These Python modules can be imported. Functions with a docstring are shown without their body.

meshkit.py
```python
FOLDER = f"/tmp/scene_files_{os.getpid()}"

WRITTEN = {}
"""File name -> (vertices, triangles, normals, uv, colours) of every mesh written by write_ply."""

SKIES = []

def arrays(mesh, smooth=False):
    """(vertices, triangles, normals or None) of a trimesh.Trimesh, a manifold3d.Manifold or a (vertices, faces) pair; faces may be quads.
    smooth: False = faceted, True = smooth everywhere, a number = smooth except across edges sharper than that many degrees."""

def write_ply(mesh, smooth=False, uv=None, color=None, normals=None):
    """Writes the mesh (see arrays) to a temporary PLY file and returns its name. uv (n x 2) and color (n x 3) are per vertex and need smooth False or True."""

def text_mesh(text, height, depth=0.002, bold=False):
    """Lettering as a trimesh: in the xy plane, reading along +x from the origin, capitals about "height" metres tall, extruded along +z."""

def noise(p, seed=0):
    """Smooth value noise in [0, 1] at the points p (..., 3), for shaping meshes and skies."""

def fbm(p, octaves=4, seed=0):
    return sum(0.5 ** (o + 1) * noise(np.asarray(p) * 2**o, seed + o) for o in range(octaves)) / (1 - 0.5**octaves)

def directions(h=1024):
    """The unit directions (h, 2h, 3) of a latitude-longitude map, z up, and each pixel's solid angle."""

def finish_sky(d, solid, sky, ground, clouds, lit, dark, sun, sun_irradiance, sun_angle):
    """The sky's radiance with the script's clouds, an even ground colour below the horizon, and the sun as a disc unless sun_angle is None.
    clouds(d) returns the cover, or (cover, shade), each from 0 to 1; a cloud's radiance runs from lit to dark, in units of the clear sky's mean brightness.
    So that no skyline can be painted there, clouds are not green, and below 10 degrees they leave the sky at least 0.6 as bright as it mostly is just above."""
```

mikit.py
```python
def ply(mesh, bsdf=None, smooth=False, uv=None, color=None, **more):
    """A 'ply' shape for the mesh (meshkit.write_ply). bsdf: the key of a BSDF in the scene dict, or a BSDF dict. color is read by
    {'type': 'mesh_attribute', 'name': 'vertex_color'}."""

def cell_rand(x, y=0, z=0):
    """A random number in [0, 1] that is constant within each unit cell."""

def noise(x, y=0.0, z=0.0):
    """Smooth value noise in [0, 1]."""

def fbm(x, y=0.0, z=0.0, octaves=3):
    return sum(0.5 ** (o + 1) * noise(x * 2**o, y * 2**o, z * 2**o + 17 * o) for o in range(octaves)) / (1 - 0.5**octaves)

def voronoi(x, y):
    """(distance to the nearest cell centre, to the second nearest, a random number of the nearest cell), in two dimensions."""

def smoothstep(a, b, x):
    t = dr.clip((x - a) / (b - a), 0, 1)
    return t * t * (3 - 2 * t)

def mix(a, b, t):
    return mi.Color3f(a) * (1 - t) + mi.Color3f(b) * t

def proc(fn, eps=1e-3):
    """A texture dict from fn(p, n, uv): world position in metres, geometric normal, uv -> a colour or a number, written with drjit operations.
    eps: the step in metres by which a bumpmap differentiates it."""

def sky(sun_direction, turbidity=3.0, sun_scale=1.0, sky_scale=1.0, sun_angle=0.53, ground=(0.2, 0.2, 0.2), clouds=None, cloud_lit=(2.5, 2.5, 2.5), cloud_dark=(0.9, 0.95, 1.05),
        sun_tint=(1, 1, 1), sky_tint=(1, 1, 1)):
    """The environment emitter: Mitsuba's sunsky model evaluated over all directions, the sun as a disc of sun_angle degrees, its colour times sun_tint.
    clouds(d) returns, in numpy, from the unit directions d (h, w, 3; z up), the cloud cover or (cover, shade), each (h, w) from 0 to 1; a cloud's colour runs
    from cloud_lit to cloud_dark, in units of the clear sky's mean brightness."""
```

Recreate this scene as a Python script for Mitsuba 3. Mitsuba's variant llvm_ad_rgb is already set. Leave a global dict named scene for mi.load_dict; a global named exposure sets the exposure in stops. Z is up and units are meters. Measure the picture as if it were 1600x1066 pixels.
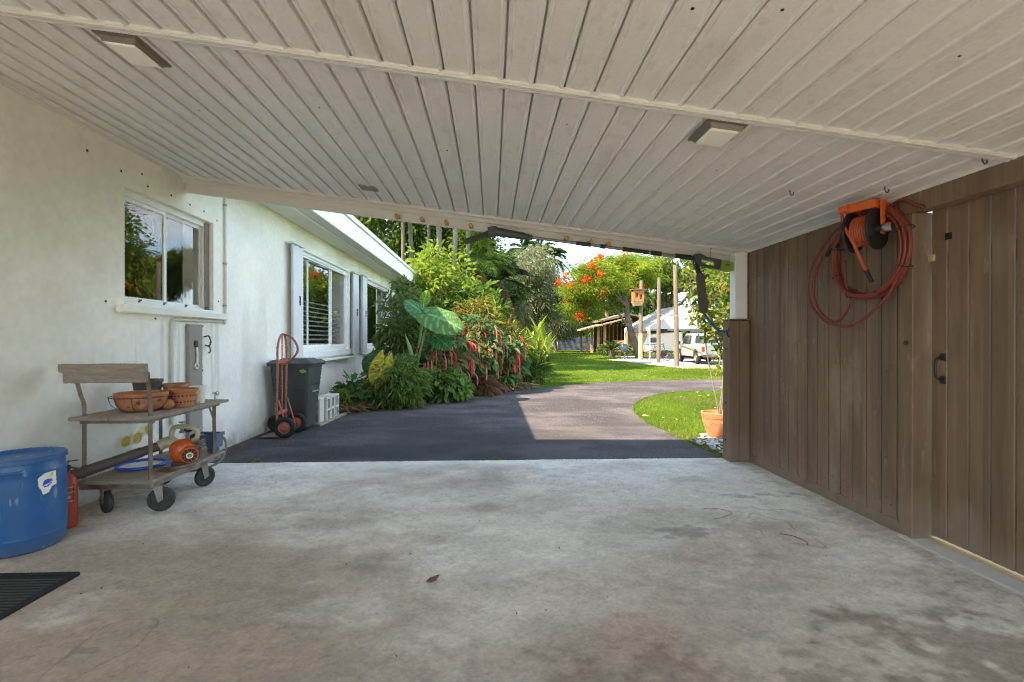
import math
import numpy as np
import trimesh
import manifold3d as m3
import shapely.geometry as sg
import drjit as dr
import mitsuba as mi
import mikit
import meshkit
from mikit import proc, noise, fbm, smoothstep, mix, voronoi, cell_rand

scene, labels = {}, {}
T = mi.ScalarTransform4f

# ------------------------------------------------------------------ camera, sky, exposure
PSI = math.radians(2.44)                      # the view is turned a little to the right of the house wall's direction
CAM = np.array([0.0, 0.0, 1.3])
LOOK = np.array([math.sin(PSI), math.cos(PSI), -0.0027])
scene['camera'] = {'type': 'perspective', 'fov': 2 * math.degrees(math.atan(800 / 750.0)), 'fov_axis': 'x',
                   'near_clip': 0.05, 'far_clip': 3000.0,
                   'to_world': T().look_at(origin=CAM.tolist(), target=(CAM + LOOK).tolist(), up=[0, 0, 1])}


def clouds(d):  # clouds fill the sky out of view too, brightening the shade below
    z = np.maximum(d[..., 2], 0.03)
    p = np.stack([d[..., 0] / (z + .25), d[..., 1] / (z + .25), 0 * z], -1)
    n = meshkit.fbm(p * 2.3 + 7.1, octaves=5, seed=3)
    c = np.clip((n - 0.51) / 0.2, 0, 1)
    return c * 0.9, np.clip((n - 0.6) / 0.3, 0, 1)


SUN = (-0.87, -0.36, 1.0)
scene['sky'] = mikit.sky(SUN, turbidity=3, sun_scale=0.62, sky_tint=(1.10, 1.0, 0.83), clouds=clouds, cloud_lit=(2.2, 2.2, 2.2), sun_tint=(1.0, 0.975, 0.97))
exposure = 4.3

# ------------------------------------------------------------------ helpers
rng = np.random.default_rng(11)


def fresh(key):
    if key not in scene and key not in labels:
        return key
    i = 1
    while f'{key}_{i:03d}' in scene or f'{key}_{i:03d}' in labels:
        i += 1
    return f'{key}_{i:03d}'


def thing(name, label, cat, group=None):
    k = fresh(name)
    labels[k] = {'label': label, 'category': cat}
    if group:
        labels[k]['group'] = group
    return k


def cat(*ms):
    return trimesh.util.concatenate([m for m in ms if m is not None])


def add(name, mesh, mat, parent=None, smooth=False, label=None, category=None, group=None, kind=None, color=None, uv=None):
    k = fresh(parent + '__' + name if parent else name)
    if isinstance(mesh, (list,)):
        mesh = cat(*mesh)
    scene[k] = mikit.ply(mesh, mat, smooth=smooth, color=color, uv=uv)
    d = {}
    if label: d['label'] = label
    if category: d['category'] = category
    if group: d['group'] = group
    if kind: d['kind'] = kind
    if d: labels[k] = d
    return k


def from_manifold(m):
    g = m.to_mesh()
    return trimesh.Trimesh(np.array(g.vert_properties[:, :3]), np.array(g.tri_verts), process=False)


def to_manifold(m):
    return m3.Manifold(m3.Mesh(vert_properties=np.asarray(m.vertices, np.float32), tri_verts=np.asarray(m.faces, np.uint32)))


def hull(points):
    return trimesh.convex.convex_hull(np.asarray(points, float))


def box(x0, x1, y0, y1, z0, z1, b=0.0):
    if x1 < x0: x0, x1 = x1, x0
    if y1 < y0: y0, y1 = y1, y0
    if z1 < z0: z0, z1 = z1, z0
    if b <= 0:
        m = trimesh.creation.box((x1 - x0, y1 - y0, z1 - z0))
        m.apply_translation(((x0 + x1) / 2, (y0 + y1) / 2, (z0 + z1) / 2))
        return m
    b = min(b, (x1 - x0) / 2.1, (y1 - y0) / 2.1, (z1 - z0) / 2.1)
    pts = []
    for X, sx in ((x0, 1), (x1, -1)):
        for Y, sy in ((y0, 1), (y1, -1)):
            for Z, sz in ((z0, 1), (z1, -1)):
                pts += [(X, Y + sy * b, Z + sz * b), (X + sx * b, Y, Z + sz * b), (X + sx * b, Y + sy * b, Z)]
    return hull(pts)


def tube(points, r, n=8, caps=True, closed=False):
    P = np.asarray(points, float)
    m = len(P)
    R = np.broadcast_to(np.asarray(r, float), (m,))
    t = np.gradient(P, axis=0)
    if closed:
        t = np.roll(P, -1, 0) - np.roll(P, 1, 0)
    t /= np.maximum(np.linalg.norm(t, axis=1, keepdims=True), 1e-9)
    a = np.array([0, 0, 1.0]) if abs(t[0, 2]) < .9 else np.array([1.0, 0, 0])
    u = np.cross(t[0], a); u /= np.linalg.norm(u)
    ang = np.arange(n) * 2 * np.pi / n
    V = []
    for i in range(m):
        u = u - t[i] * (u @ t[i]); u /= np.linalg.norm(u)
        w = np.cross(t[i], u)
        V.append(P[i] + R[i] * (np.cos(ang)[:, None] * u + np.sin(ang)[:, None] * w))
    V = np.concatenate(V)
    F = []
    rows = m if closed else m - 1
    for i in range(rows):
        j = (i + 1) % m
        for k in range(n):
            a0, a1, b0, b1 = i * n + k, i * n + (k + 1) % n, j * n + k, j * n + (k + 1) % n
            F += [(a0, a1, b1), (a0, b1, b0)]
    if caps and not closed:
        V = np.vstack([V, P[0], P[-1]])
        c0, c1 = m * n, m * n + 1
        for k in range(n):
            F += [(c0, (k + 1) % n, k), (c1, (m - 1) * n + k, (m - 1) * n + (k + 1) % n)]
    return trimesh.Trimesh(V, np.array(F), process=False)


def spline(points, n=6):
    """Catmull-Rom through the points."""
    P = np.asarray(points, float)
    Q = np.vstack([2 * P[0] - P[1], P, 2 * P[-1] - P[-2]])
    out = []
    for i in range(1, len(Q) - 2):
        for s in np.arange(n) / n:
            p0, p1, p2, p3 = Q[i - 1:i + 3]
            out.append(.5 * ((2 * p1) + (p2 - p0) * s + (2 * p0 - 5 * p1 + 4 * p2 - p3) * s * s + (3 * p1 - p0 - 3 * p2 + p3) * s ** 3))
    out.append(P[-1])
    return np.array(out)


def cyl(p0, p1, r0, r1=None, n=16):
    return tube([p0, p1], [r0, r0 if r1 is None else r1], n)


def lathe(profile, n=32, at=(0, 0, 0), wobble=0.0):
    m = trimesh.creation.revolve(np.asarray(profile, float), sections=n)
    m.apply_translation(at)
    return m


def prism(poly, h, z0=0.0):
    """extrude a polygon (list of xy or shapely) along +z."""
    p = poly if hasattr(poly, 'geom_type') else sg.Polygon(poly)
    m = trimesh.creation.extrude_polygon(p, h, engine='earcut')
    m.apply_translation((0, 0, z0))
    return m


def prism_x(poly, x0, x1):
    """polygon in (y, z) extruded along x."""
    m = prism(poly, x1 - x0)
    m.vertices = np.stack([m.vertices[:, 2] + x0, m.vertices[:, 0], m.vertices[:, 1]], 1)
    return m


def prism_y(poly, y0, y1):
    """polygon in (x, z) extruded along y."""
    m = prism(poly, y1 - y0)
    m.vertices = np.stack([m.vertices[:, 0], m.vertices[:, 2] + y0, m.vertices[:, 1]], 1)
    m.invert()
    return m


def rot(m, axis, deg, point=(0, 0, 0)):
    m = m.copy()
    m.apply_transform(trimesh.transformations.rotation_matrix(math.radians(deg), axis, point))
    return m


def moved(m, *d):
    m = m.copy()
    m.apply_translation(d)
    return m


def torus(R, r, n=32, k=10, axis='z', at=(0, 0, 0)):
    a = np.arange(n) * 2 * np.pi / n
    c, s, z = np.cos(a) * R, np.sin(a) * R, 0 * a
    P = {'z': np.stack([c, s, z], 1), 'x': np.stack([z, c, s], 1), 'y': np.stack([c, z, s], 1)}[axis]
    return tube(P + np.array(at), r, k, closed=True)


# ------------------------------------------------------------------ materials
def mat(name, color, rough=0.6, metallic=0.0, spec=0.5, bump=None, eps=1e-3, **more):
    if callable(color):
        c = proc(color)
    elif color == 'vertex':
        c = {'type': 'mesh_attribute', 'name': 'vertex_color'}
    else:
        c = {'type': 'rgb', 'value': list(color)}
    b = {'type': 'principled', 'base_color': c, 'roughness': rough, 'metallic': metallic, 'specular': spec, **more}
    if bump:
        b = {'type': 'bumpmap', 'arbitrary': proc(bump, eps), 'scale': 1.0, 'bsdf': b}
    scene['mat_' + name] = {'type': 'twosided', 'bsdf': b}
    return 'mat_' + name


def leafmat(name, trans=0.8, rough=0.45, rgb=None):
    scene['mat_' + name] = {'type': 'principledthin', 'base_color': {'type': 'mesh_attribute', 'name': 'vertex_color'} if rgb is None else {'type': 'rgb', 'value': list(rgb)},
                            'roughness': rough, 'diff_trans': trans, 'eta': 1.35}
    return 'mat_' + name


def concrete_col(p, n, uv):
    big = fbm(p.x * 0.55 + 3, p.y * 0.75 + 9, 0, 4)
    mid = fbm(p.x * 3.1, p.y * 4.3 + 4, 1, 5)
    small = fbm(p.x * 13, p.y * 17, 2, 4)
    fine = noise(p.x * 210, p.y * 210, 0)
    grit = noise(p.x * 77, p.y * 81, 5)
    worn = smoothstep(1.5, 4.9, p.y + (big - .5) * 5.0 + (p.x + .5) * .40 + (mid - .5) * 1.6)  # floor colour runs from brown near the viewer to pale by the opening
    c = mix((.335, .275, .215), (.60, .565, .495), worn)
    dark = smoothstep(.52, .66, fbm(p.x * 2.1 + 31, p.y * 3.2 + 12, 0, 6))
    c = mix(c, mi.Color3f(.26, .215, .17), dark * .30)
    pale = smoothstep(.53, .66, fbm(p.x * 1.5 + 61, p.y * 2.6 + 2, 0, 6))
    c = mix(c, mi.Color3f(.68, .66, .615), pale * .30)
    red = smoothstep(.56, .70, fbm(p.x * 1.5 + 81, p.y * 1.9 + 21, 0, 5))
    c = mix(c, mi.Color3f(.42, .30, .235), red * .35)
    oil = smoothstep(.55, .15, dr.sqrt(dr.square((p.x - 2.1) * .9) + dr.square((p.y - 1.95) * 1.6)) + (small - .5) * .7 + (mid - .5) * 1.2)
    oil2 = smoothstep(.28, .06, dr.sqrt(dr.square((p.x - 1.35) * 1.2) + dr.square((p.y - 3.2) * 2.6)) + (mid - .5) * .8 + (small - .5) * .5)
    oil3 = smoothstep(.34, .08, dr.sqrt(dr.square((p.x - 2.1) * .8) + dr.square((p.y - 3.9) * 1.6)) + (mid - .5) * .9 + (small - .5) * .6)
    oil4 = smoothstep(.5, .1, dr.sqrt(dr.square((p.x - 1.0) * .7) + dr.square((p.y - 1.75) * 2.2)) + (mid - .5) * 1.1 + (small - .5) * .9)
    c = mix(c, mi.Color3f(.20, .155, .11), oil * .6)
    c = mix(c, mi.Color3f(.25, .23, .21), oil2 * .6)
    c = mix(c, mi.Color3f(.30, .28, .26), oil3 * .5)
    c = mix(c, mi.Color3f(.22, .18, .14), oil4 * .45)
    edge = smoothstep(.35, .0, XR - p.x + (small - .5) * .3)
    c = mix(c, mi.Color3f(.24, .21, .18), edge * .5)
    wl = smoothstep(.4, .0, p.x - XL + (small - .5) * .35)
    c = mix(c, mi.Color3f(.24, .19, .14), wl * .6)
    tro = fbm(p.x * 46, p.y * 60, 9, 3)
    c = c * (0.44 + .28 * mid + .34 * small + .34 * tro + .16 * fine + .16 * grit)
    cr = dr.abs(fbm(p.x * .9 + 7, p.y * .9 + 3, 4, 4) - .5)
    c = mix(c, mi.Color3f(.2, .17, .14), smoothstep(.0035, .0008, cr) * smoothstep(.5, .62, noise(p.x * .7, p.y * .6, 8)) * .55)
    pit = smoothstep(.80, .86, noise(p.x * 83 + 5, p.y * 79, 7)) * smoothstep(.5, .7, noise(p.x * 3.1, p.y * 3.3, 9))
    return mix(c, mi.Color3f(.12, .10, .08), pit * .08)


def concrete_bump(p, n, uv):
    return .0016 * fbm(p.x * 9, p.y * 9, 0, 4) + .0012 * noise(p.x * 90, p.y * 90, 0) + .004 * fbm(p.x * 1.2, p.y * 1.2, 3, 2)


def asphalt_col(p, n, uv):
    sp = noise(p.x * 130, p.y * 130, 0)
    mid = fbm(p.x * 1.1, p.y * 1.9, 2, 4)
    d, _, w = voronoi(p.x * 85, p.y * 85)
    c = mix((.041, .0365, .0375), (.077, .0685, .0690), smoothstep(.3, .72, mid))
    c = mix(c, mi.Color3f(.035, .034, .034), smoothstep(.55, .64, fbm(p.x * 1.7 + 5, p.y * 2.6, 6, 5)) * .5)
    c = c * (.55 + .62 * sp + .34 * w)
    bits = smoothstep(.86, .9, cell_rand(p.x * 31, p.y * 31, 3)) * smoothstep(.55, .7, noise(p.x * 2.1 + 4, p.y * 2.1, 1)) * smoothstep(.55, .35, dr.abs(p.x * 31 - dr.floor(p.x * 31) - .5) + dr.abs(p.y * 31 - dr.floor(p.y * 31) - .5))
    return mix(c, mi.Color3f(.3, .29, .27), bits * .15)


def asphalt_bump(p, n, uv):
    return .004 * noise(p.x * 95, p.y * 95, 0) + .003 * noise(p.x * 41, p.y * 41, 2) + .006 * fbm(p.x * 2, p.y * 2, 1, 3)


def lawn_col(p, n, uv):
    a = fbm(p.x * .5, p.y * .5, 0, 4)
    b = noise(p.x * 30, p.y * 30, 2)
    c = mix((.06, .105, .012), (.11, .17, .024), a)
    return mix(c, mi.Color3f(.16, .13, .06), smoothstep(.62, .8, fbm(p.x * 3 + 9, p.y * 3, 1, 3)) * .35) * (.7 + .6 * b)


def stucco_col(p, n, uv):
    a = fbm(p.y * 1.1 + 3, p.z * 1.3, 0, 4)
    c = mix((.73, .705, .63), (.83, .81, .74), smoothstep(.3, .7, a))
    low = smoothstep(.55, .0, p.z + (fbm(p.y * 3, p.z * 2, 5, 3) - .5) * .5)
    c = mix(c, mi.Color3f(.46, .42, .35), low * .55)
    sc = smoothstep(.66, .70, fbm(p.y * 5 + 3, p.z * 26 + 8, 1, 4)) * smoothstep(1.5, .4, p.z)
    run = smoothstep(.52, .72, fbm(p.y * 17 + 2, p.z * .9, 3, 3)) * smoothstep(.2, .9, p.z) * smoothstep(1.56, 1.45, p.z) * smoothstep(4.2, 4.35, p.y) * smoothstep(5.9, 5.75, p.y)
    c = mix(c, mi.Color3f(.50, .46, .39), run * .45)
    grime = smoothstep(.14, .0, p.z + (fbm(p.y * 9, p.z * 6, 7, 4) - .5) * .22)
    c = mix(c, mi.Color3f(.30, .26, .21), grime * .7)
    st = smoothstep(.6, .8, fbm(p.y * 2.2 + 40, p.z * .7, 2, 3))
    return mix(c, mi.Color3f(.55, .52, .45), st * .4) * (.93 + .14 * fbm(p.y * 24, p.z * 24, p.x * 24, 3))


def stucco_bump(p, n, uv):
    return   .0024 * noise(p.y * 95, p.z * 95, p.x * 95) + .004 * fbm(p.y * 7, p.z * 7, p.x * 7, 3)


def ceil_col(p, n, uv):
    a = fbm(p.x * 1.5, p.y * .6, 0, 4)
    c = mix((.62, .605, .575), (.69, .675, .645), a)
    s = smoothstep(.62, .8, fbm(p.x * 4 + 5, p.y * 1.5 + 3, 2, 4))
    c = mix(c, mi.Color3f(.55, .52, .46), s * .45)
    sp = smoothstep(.66, .72, fbm(p.x * 17 + 3, p.y * 11 + 8, 6, 3))
    c = mix(c, mi.Color3f(.50, .47, .42), sp * .25)
    return c * (.97 + .06 * noise(p.x * 90, p.y * 90, 1))


def ceil_bump(p, n, uv):
    return .00018 * noise(p.x * 260, p.y * 260, 0) + .0008 * fbm(p.x * 5, p.y * 3.5, 4, 2)


def brown_col(p, n, uv):
    g = smoothstep(.25, .75, fbm(p.x * 48, p.y * 48, p.z * 1.6, 4))
    tone = cell_rand(p.y / .1325 + .06, 3, 1)
    c = mix((.158, .100, .062), (.192, .126, .080), g) * (.88 + .24 * tone)
    chip = smoothstep(.70, .78, fbm(p.y * 26 + p.x * 26, p.z * 7, 9, 4)) * smoothstep(.4, .6, noise(p.y * 3, p.z * 1.4, 2))
    c = mix(c, mi.Color3f(.33, .26, .2), chip * .28)
    kx = fbm(p.y * 7 + 3, p.z * 2.4 + 1, p.x * 7, 3)
    c = mix(c, mi.Color3f(.12, .08, .055), smoothstep(.62, .74, kx) * .30)
    c = mix(c, mi.Color3f(.30, .235, .18), smoothstep(.64, .78, fbm(p.y * 4 + 30, p.z * 1.1 + 9, p.x * 4, 4)) * .35)
    dirt = smoothstep(.35, .0, p.z + (fbm(p.y * 4, p.z * 4, 2, 3) - .5) * .4)
    return mix(c, mi.Color3f(.25, .195, .145), dirt * .6)


def brown_bump(p, n, uv):
    return .0014 * fbm(p.x * 70, p.y * 70, p.z * 2.5, 3) + .0006 * noise(p.y * 150, p.z * 60, p.x * 150)


def grey_wood_col(p, n, uv):
    g = fbm(p.x * 6, p.y * 40 + p.z * 30, p.z * 40, 4)
    g2 = noise(p.x * 40 + p.y * 9, p.y * 60, p.z * 90)
    return mix((.15, .118, .09), (.37, .32, .265), g * .75 + g2 * .3)


def grey_wood_bump(p, n, uv):
    return .003 * fbm(p.x * 8, p.y * 45 + p.z * 40, p.z * 45, 3)


def terra_col(p, n, uv):
    a = fbm(p.x * 14, p.y * 14, p.z * 14, 4)
    c = mix((.34, .125, .055), (.50, .225, .115), a)
    return mix(c, mi.Color3f(.55, .45, .36), smoothstep(.6, .78, fbm(p.x * 9 + 4, p.y * 9, p.z * 9, 4)) * .5)


def rust_col(p, n, uv):
    a = fbm(p.x * 14, p.y * 14, p.z * 9, 5)
    return mix((.15, .10, .07), (.235, .205, .18), smoothstep(.3, .7, a))


def redrust_col(p, n, uv):
    a = fbm(p.x * 11, p.y * 11, p.z * 7, 4)
    return mix((.40, .125, .07), (.27, .10, .06), smoothstep(.35, .7, a))


def galv_col(p, n, uv):
    a = fbm(p.x * 20, p.y * 20, p.z * 20, 3)
    return mix((.20, .18, .16), (.36, .34, .31), a)


def block_col(p, n, uv):
    a = noise(p.x * 130, p.y * 130, p.z * 130)
    b = fbm(p.x * 6, p.y * 6, p.z * 6, 3)
    return mix((.34, .33, .30), (.54, .53, .49), a * .5 + b * .5)


def block_bump(p, n, uv):
    return .004 * noise(p.x * 110, p.y * 110, p.z * 110)


def bark_col(p, n, uv):
    a = fbm(p.x * 9, p.y * 9, p.z * 3, 4)
    ring = noise(p.z * 7.5, 3.3, 1)
    return mix((.085, .068, .052), (.20, .175, .145), a * .7 + ring * .3)


def pole_col(p, n, uv):
    a = fbm(p.x * 14, p.y * 14, p.z * 1.2, 4)
    return mix((.10, .08, .058), (.235, .20, .155), a)


def tan_wood_col(p, n, uv):
    a = fbm(p.x * 12, p.y * 12, p.z * 5, 4)
    return mix((.30, .19, .10), (.50, .36, .22), a)


def blue_col(p, n, uv):
    a = fbm(p.x * 8, p.y * 8, p.z * 8, 4)
    scr = smoothstep(.66, .74, fbm(p.x * 30, p.y * 30, p.z * 6 + 4, 4))
    c = mix((.018, .085, .235), (.024, .115, .30), a)
    dust = smoothstep(.5, .7, fbm(p.x * 5 + 3, p.y * 5, p.z * 3, 5))
    c = mix(c, mi.Color3f(.16, .19, .24), dust * .28)
    c = mix(c, mi.Color3f(.10, .10, .10), smoothstep(.12, .0, p.z + (a - .5) * .1) * .5)
    return mix(c, mi.Color3f(.24, .32, .45), scr * .5)


def soil_col(p, n, uv):
    a = fbm(p.x * 5, p.y * 5, 0, 4)
    return mix((.06, .045, .03), (.20, .155, .105), a) * (.6 + .8 * noise(p.x * 60, p.y * 60, 1))


def pale_conc_col(p, n, uv):
    return mix((.25, .24, .235), (.34, .33, .32), fbm(p.x * 1.5, p.y * 1.5, 0, 4))


def bin_col(p, n, uv):
    return mix((.030, .033, .035), (.055, .058, .06), fbm(p.x * 6, p.y * 6, p.z * 3, 4))


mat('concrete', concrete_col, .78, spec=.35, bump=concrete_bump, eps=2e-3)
mat('asphalt', asphalt_col, .85, spec=.3, bump=asphalt_bump, eps=3e-3)
mat('lawn', lawn_col, .9, spec=.1)
mat('stucco', stucco_col, .85, spec=.2, bump=stucco_bump, eps=3e-3)
mat('ceiling', ceil_col, .5, spec=.4, bump=ceil_bump, eps=3e-3)
mat('brown', brown_col, .55, spec=.4, bump=brown_bump, eps=2e-3)
mat('greywood', grey_wood_col, .85, spec=.2, bump=grey_wood_bump, eps=1e-3)
mat('terracotta', terra_col, .8, spec=.2)
mat('rust', rust_col, .6, metallic=.4)
mat('redrust', redrust_col, .55, metallic=.2)
mat('galv', galv_col, .45, metallic=.6)
mat('block', block_col, .95, spec=.1, bump=block_bump, eps=2e-3)
mat('bark', bark_col, .9, spec=.15)
mat('pole', pole_col, .9, spec=.15)
mat('tanwood', tan_wood_col, .8, spec=.2)
mat('blueplastic', blue_col, .38, spec=.5)
mat('soil', soil_col, .95, spec=.1)
mat('paleconc', pale_conc_col, .85, spec=.2)
mat('binplastic', bin_col, .42, spec=.5)
mat('rearconc', (.42, .41, .385), .85, spec=.2)  # pale colour of the added slab that bounces sunlight
mat('blind', (.24, .235, .22), .6)
mat('trim', (.62, .60, .565), .5)
mat('white', (.74, .74, .71), .45)
mat('cream', (.70, .68, .60), .5)
mat('fascia', (.80, .80, .70), .55)
mat('shutter', (.62, .63, .64), .45, metallic=.1)
mat('soffit', (.66, .65, .58), .7)
mat('blackrubber', (.022, .021, .020), .7, spec=.3)
mat('rubber', (.055, .052, .048), .75, spec=.25)
mat('blackplastic', (.02, .02, .021), .4)
mat('darkmetal', (.055, .05, .046), .45, metallic=.6)
mat('dark', (.02, .018, .016), .8, spec=.2)
mat('room', (.055, .05, .045), .9, spec=.1)
mat('orange', (.55, .10, .018), .38, clearcoat=.4)
mat('orangehose', (.36, .07, .022), .5)
mat('redhose', (.19, .036, .022), .42)
mat('chrome', (.62, .60, .56), .25, metallic=1.0)
mat('beige', (.40, .34, .22), .5)
mat('charcoal', (.085, .072, .06), .6)
mat('lime', (.22, .33, .05), .42)
mat('greyplastic', (.30, .30, .29), .45)
mat('darkgrey', (.062, .066, .066), .5)
mat('ropeblue', (.02, .09, .30), .75, spec=.2)
mat('plateblue', (.03, .08, .45), .35)
mat('traybluegrey', (.085, .12, .20), .5)
mat('extred', (.36, .055, .03), .4)
mat('labelwhite', (.70, .69, .64), .5)
mat('yellow', (.62, .50, .08), .5)
mat('peg', (.44, .24, .10), .6)
mat('diffuser', (.78, .76, .70), .35)
mat('bronze', (.17, .15, .125), .45, metallic=.3)
mat('dullboard', (.29, .265, .23), .8, spec=.2)
mat('conduit', (.55, .53, .47), .55)
mat('slab_edge', (.47, .45, .41), .9, spec=.1)
mat('rawwood', (.52, .38, .20), .75, spec=.2)
mat('tentwhite', (.82, .83, .84), .6)
mat('truckpaint', (.42, .41, .37), .3, metallic=.4, clearcoat=.7)
mat('carpaint', (.42, .40, .38), .35, metallic=.3, clearcoat=.6)
mat('darkglass', (.02, .024, .028), .08, spec=.8)
mat('tail', (.40, .02, .02), .3)
mat('tarp', (.048, .055, .085), .5)
mat('shedred', (.22, .09, .05), .8, spec=.2)
mat('roofdark', (.15, .125, .105), .85, spec=.2)
mat('stone', (.36, .345, .33), .9, spec=.1)
mat('straw', 'vertex', .9, spec=.1)
mat('rustbrown', (.14, .075, .04), .8)
mat('copperbox', (.40, .15, .06), .6)
mat('farwall', (.66, .65, .62), .8)
leafmat('leaf', .9, .42)
leafmat('softleaf', .9, .6)
leafmat('grassblade', .8, .6)
scene['mat_pane'] = {'type': 'thindielectric', 'int_ior': 1.52}
scene['mat_lens'] = {'type': 'thindielectric', 'int_ior': 1.5, 'specular_transmittance': {'type': 'rgb', 'value': [.9, .82, .5]}}
leafmat('tassel', .3, .8)

# ------------------------------------------------------------------ the setting: ground
XL, XR = -3.205, 2.75


def sheet(poly, z, top=.05):
    return prism(poly, top, z - top)


g = trimesh.creation.box((3000, 3000, .02)); g.apply_translation((0, 0, -.055))
add('ground', g, 'mat_lawn', kind='structure')
fx = np.linspace(2.735, -3.3, 240)
fy = 5.178 + .022 * (meshkit.fbm(np.stack([fx * 7, 0 * fx, 0 * fx], 1), 4, 8) - .5)
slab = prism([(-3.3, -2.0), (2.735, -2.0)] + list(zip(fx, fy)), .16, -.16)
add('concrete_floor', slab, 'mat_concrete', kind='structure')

island = [(2.60, 5.3), (2.53, 5.67), (2.51, 6.15), (2.49, 6.9), (2.44, 7.46), (2.55, 8.45), (2.75, 9.27), (3.07, 10.04), (3.53, 10.8), (4.18, 11.58), (4.74, 12.0), (5.9, 12.15), (9, 12.3), (16, 12.3), (16, 5.3)]
drive = [(-3.205, 5.185), (2.60, 5.185)] + island[:12] + [(9, 12.3), (16, 12.3), (30, 12.4), (30, 16.2), (16, 16.2), (7.39, 15.75), (4.91, 15.1), (3.29, 14.65), (1.64, 13.35), (.52, 12.33), (-.3, 11.45), (-.97, 10.76), (-1.68, 9.93), (-2.3, 9.05), (-2.55, 8.5), (-2.58, 8.2), (-3.205, 8.2)]
add('driveway', sheet(drive, -.012, .08), 'mat_asphalt', kind='structure')
bed_poly = sg.Polygon([(-3.2, 8.2), (-2.58, 8.2), (-2.55, 8.5), (-2.3, 9.05), (-1.68, 9.93), (-.97, 10.76), (-.3, 11.45), (.52, 12.33), (1.3, 13.1), (1.5, 14.2), (1.4, 15.8), (-.5, 18.5), (-3.2, 19)])


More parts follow.
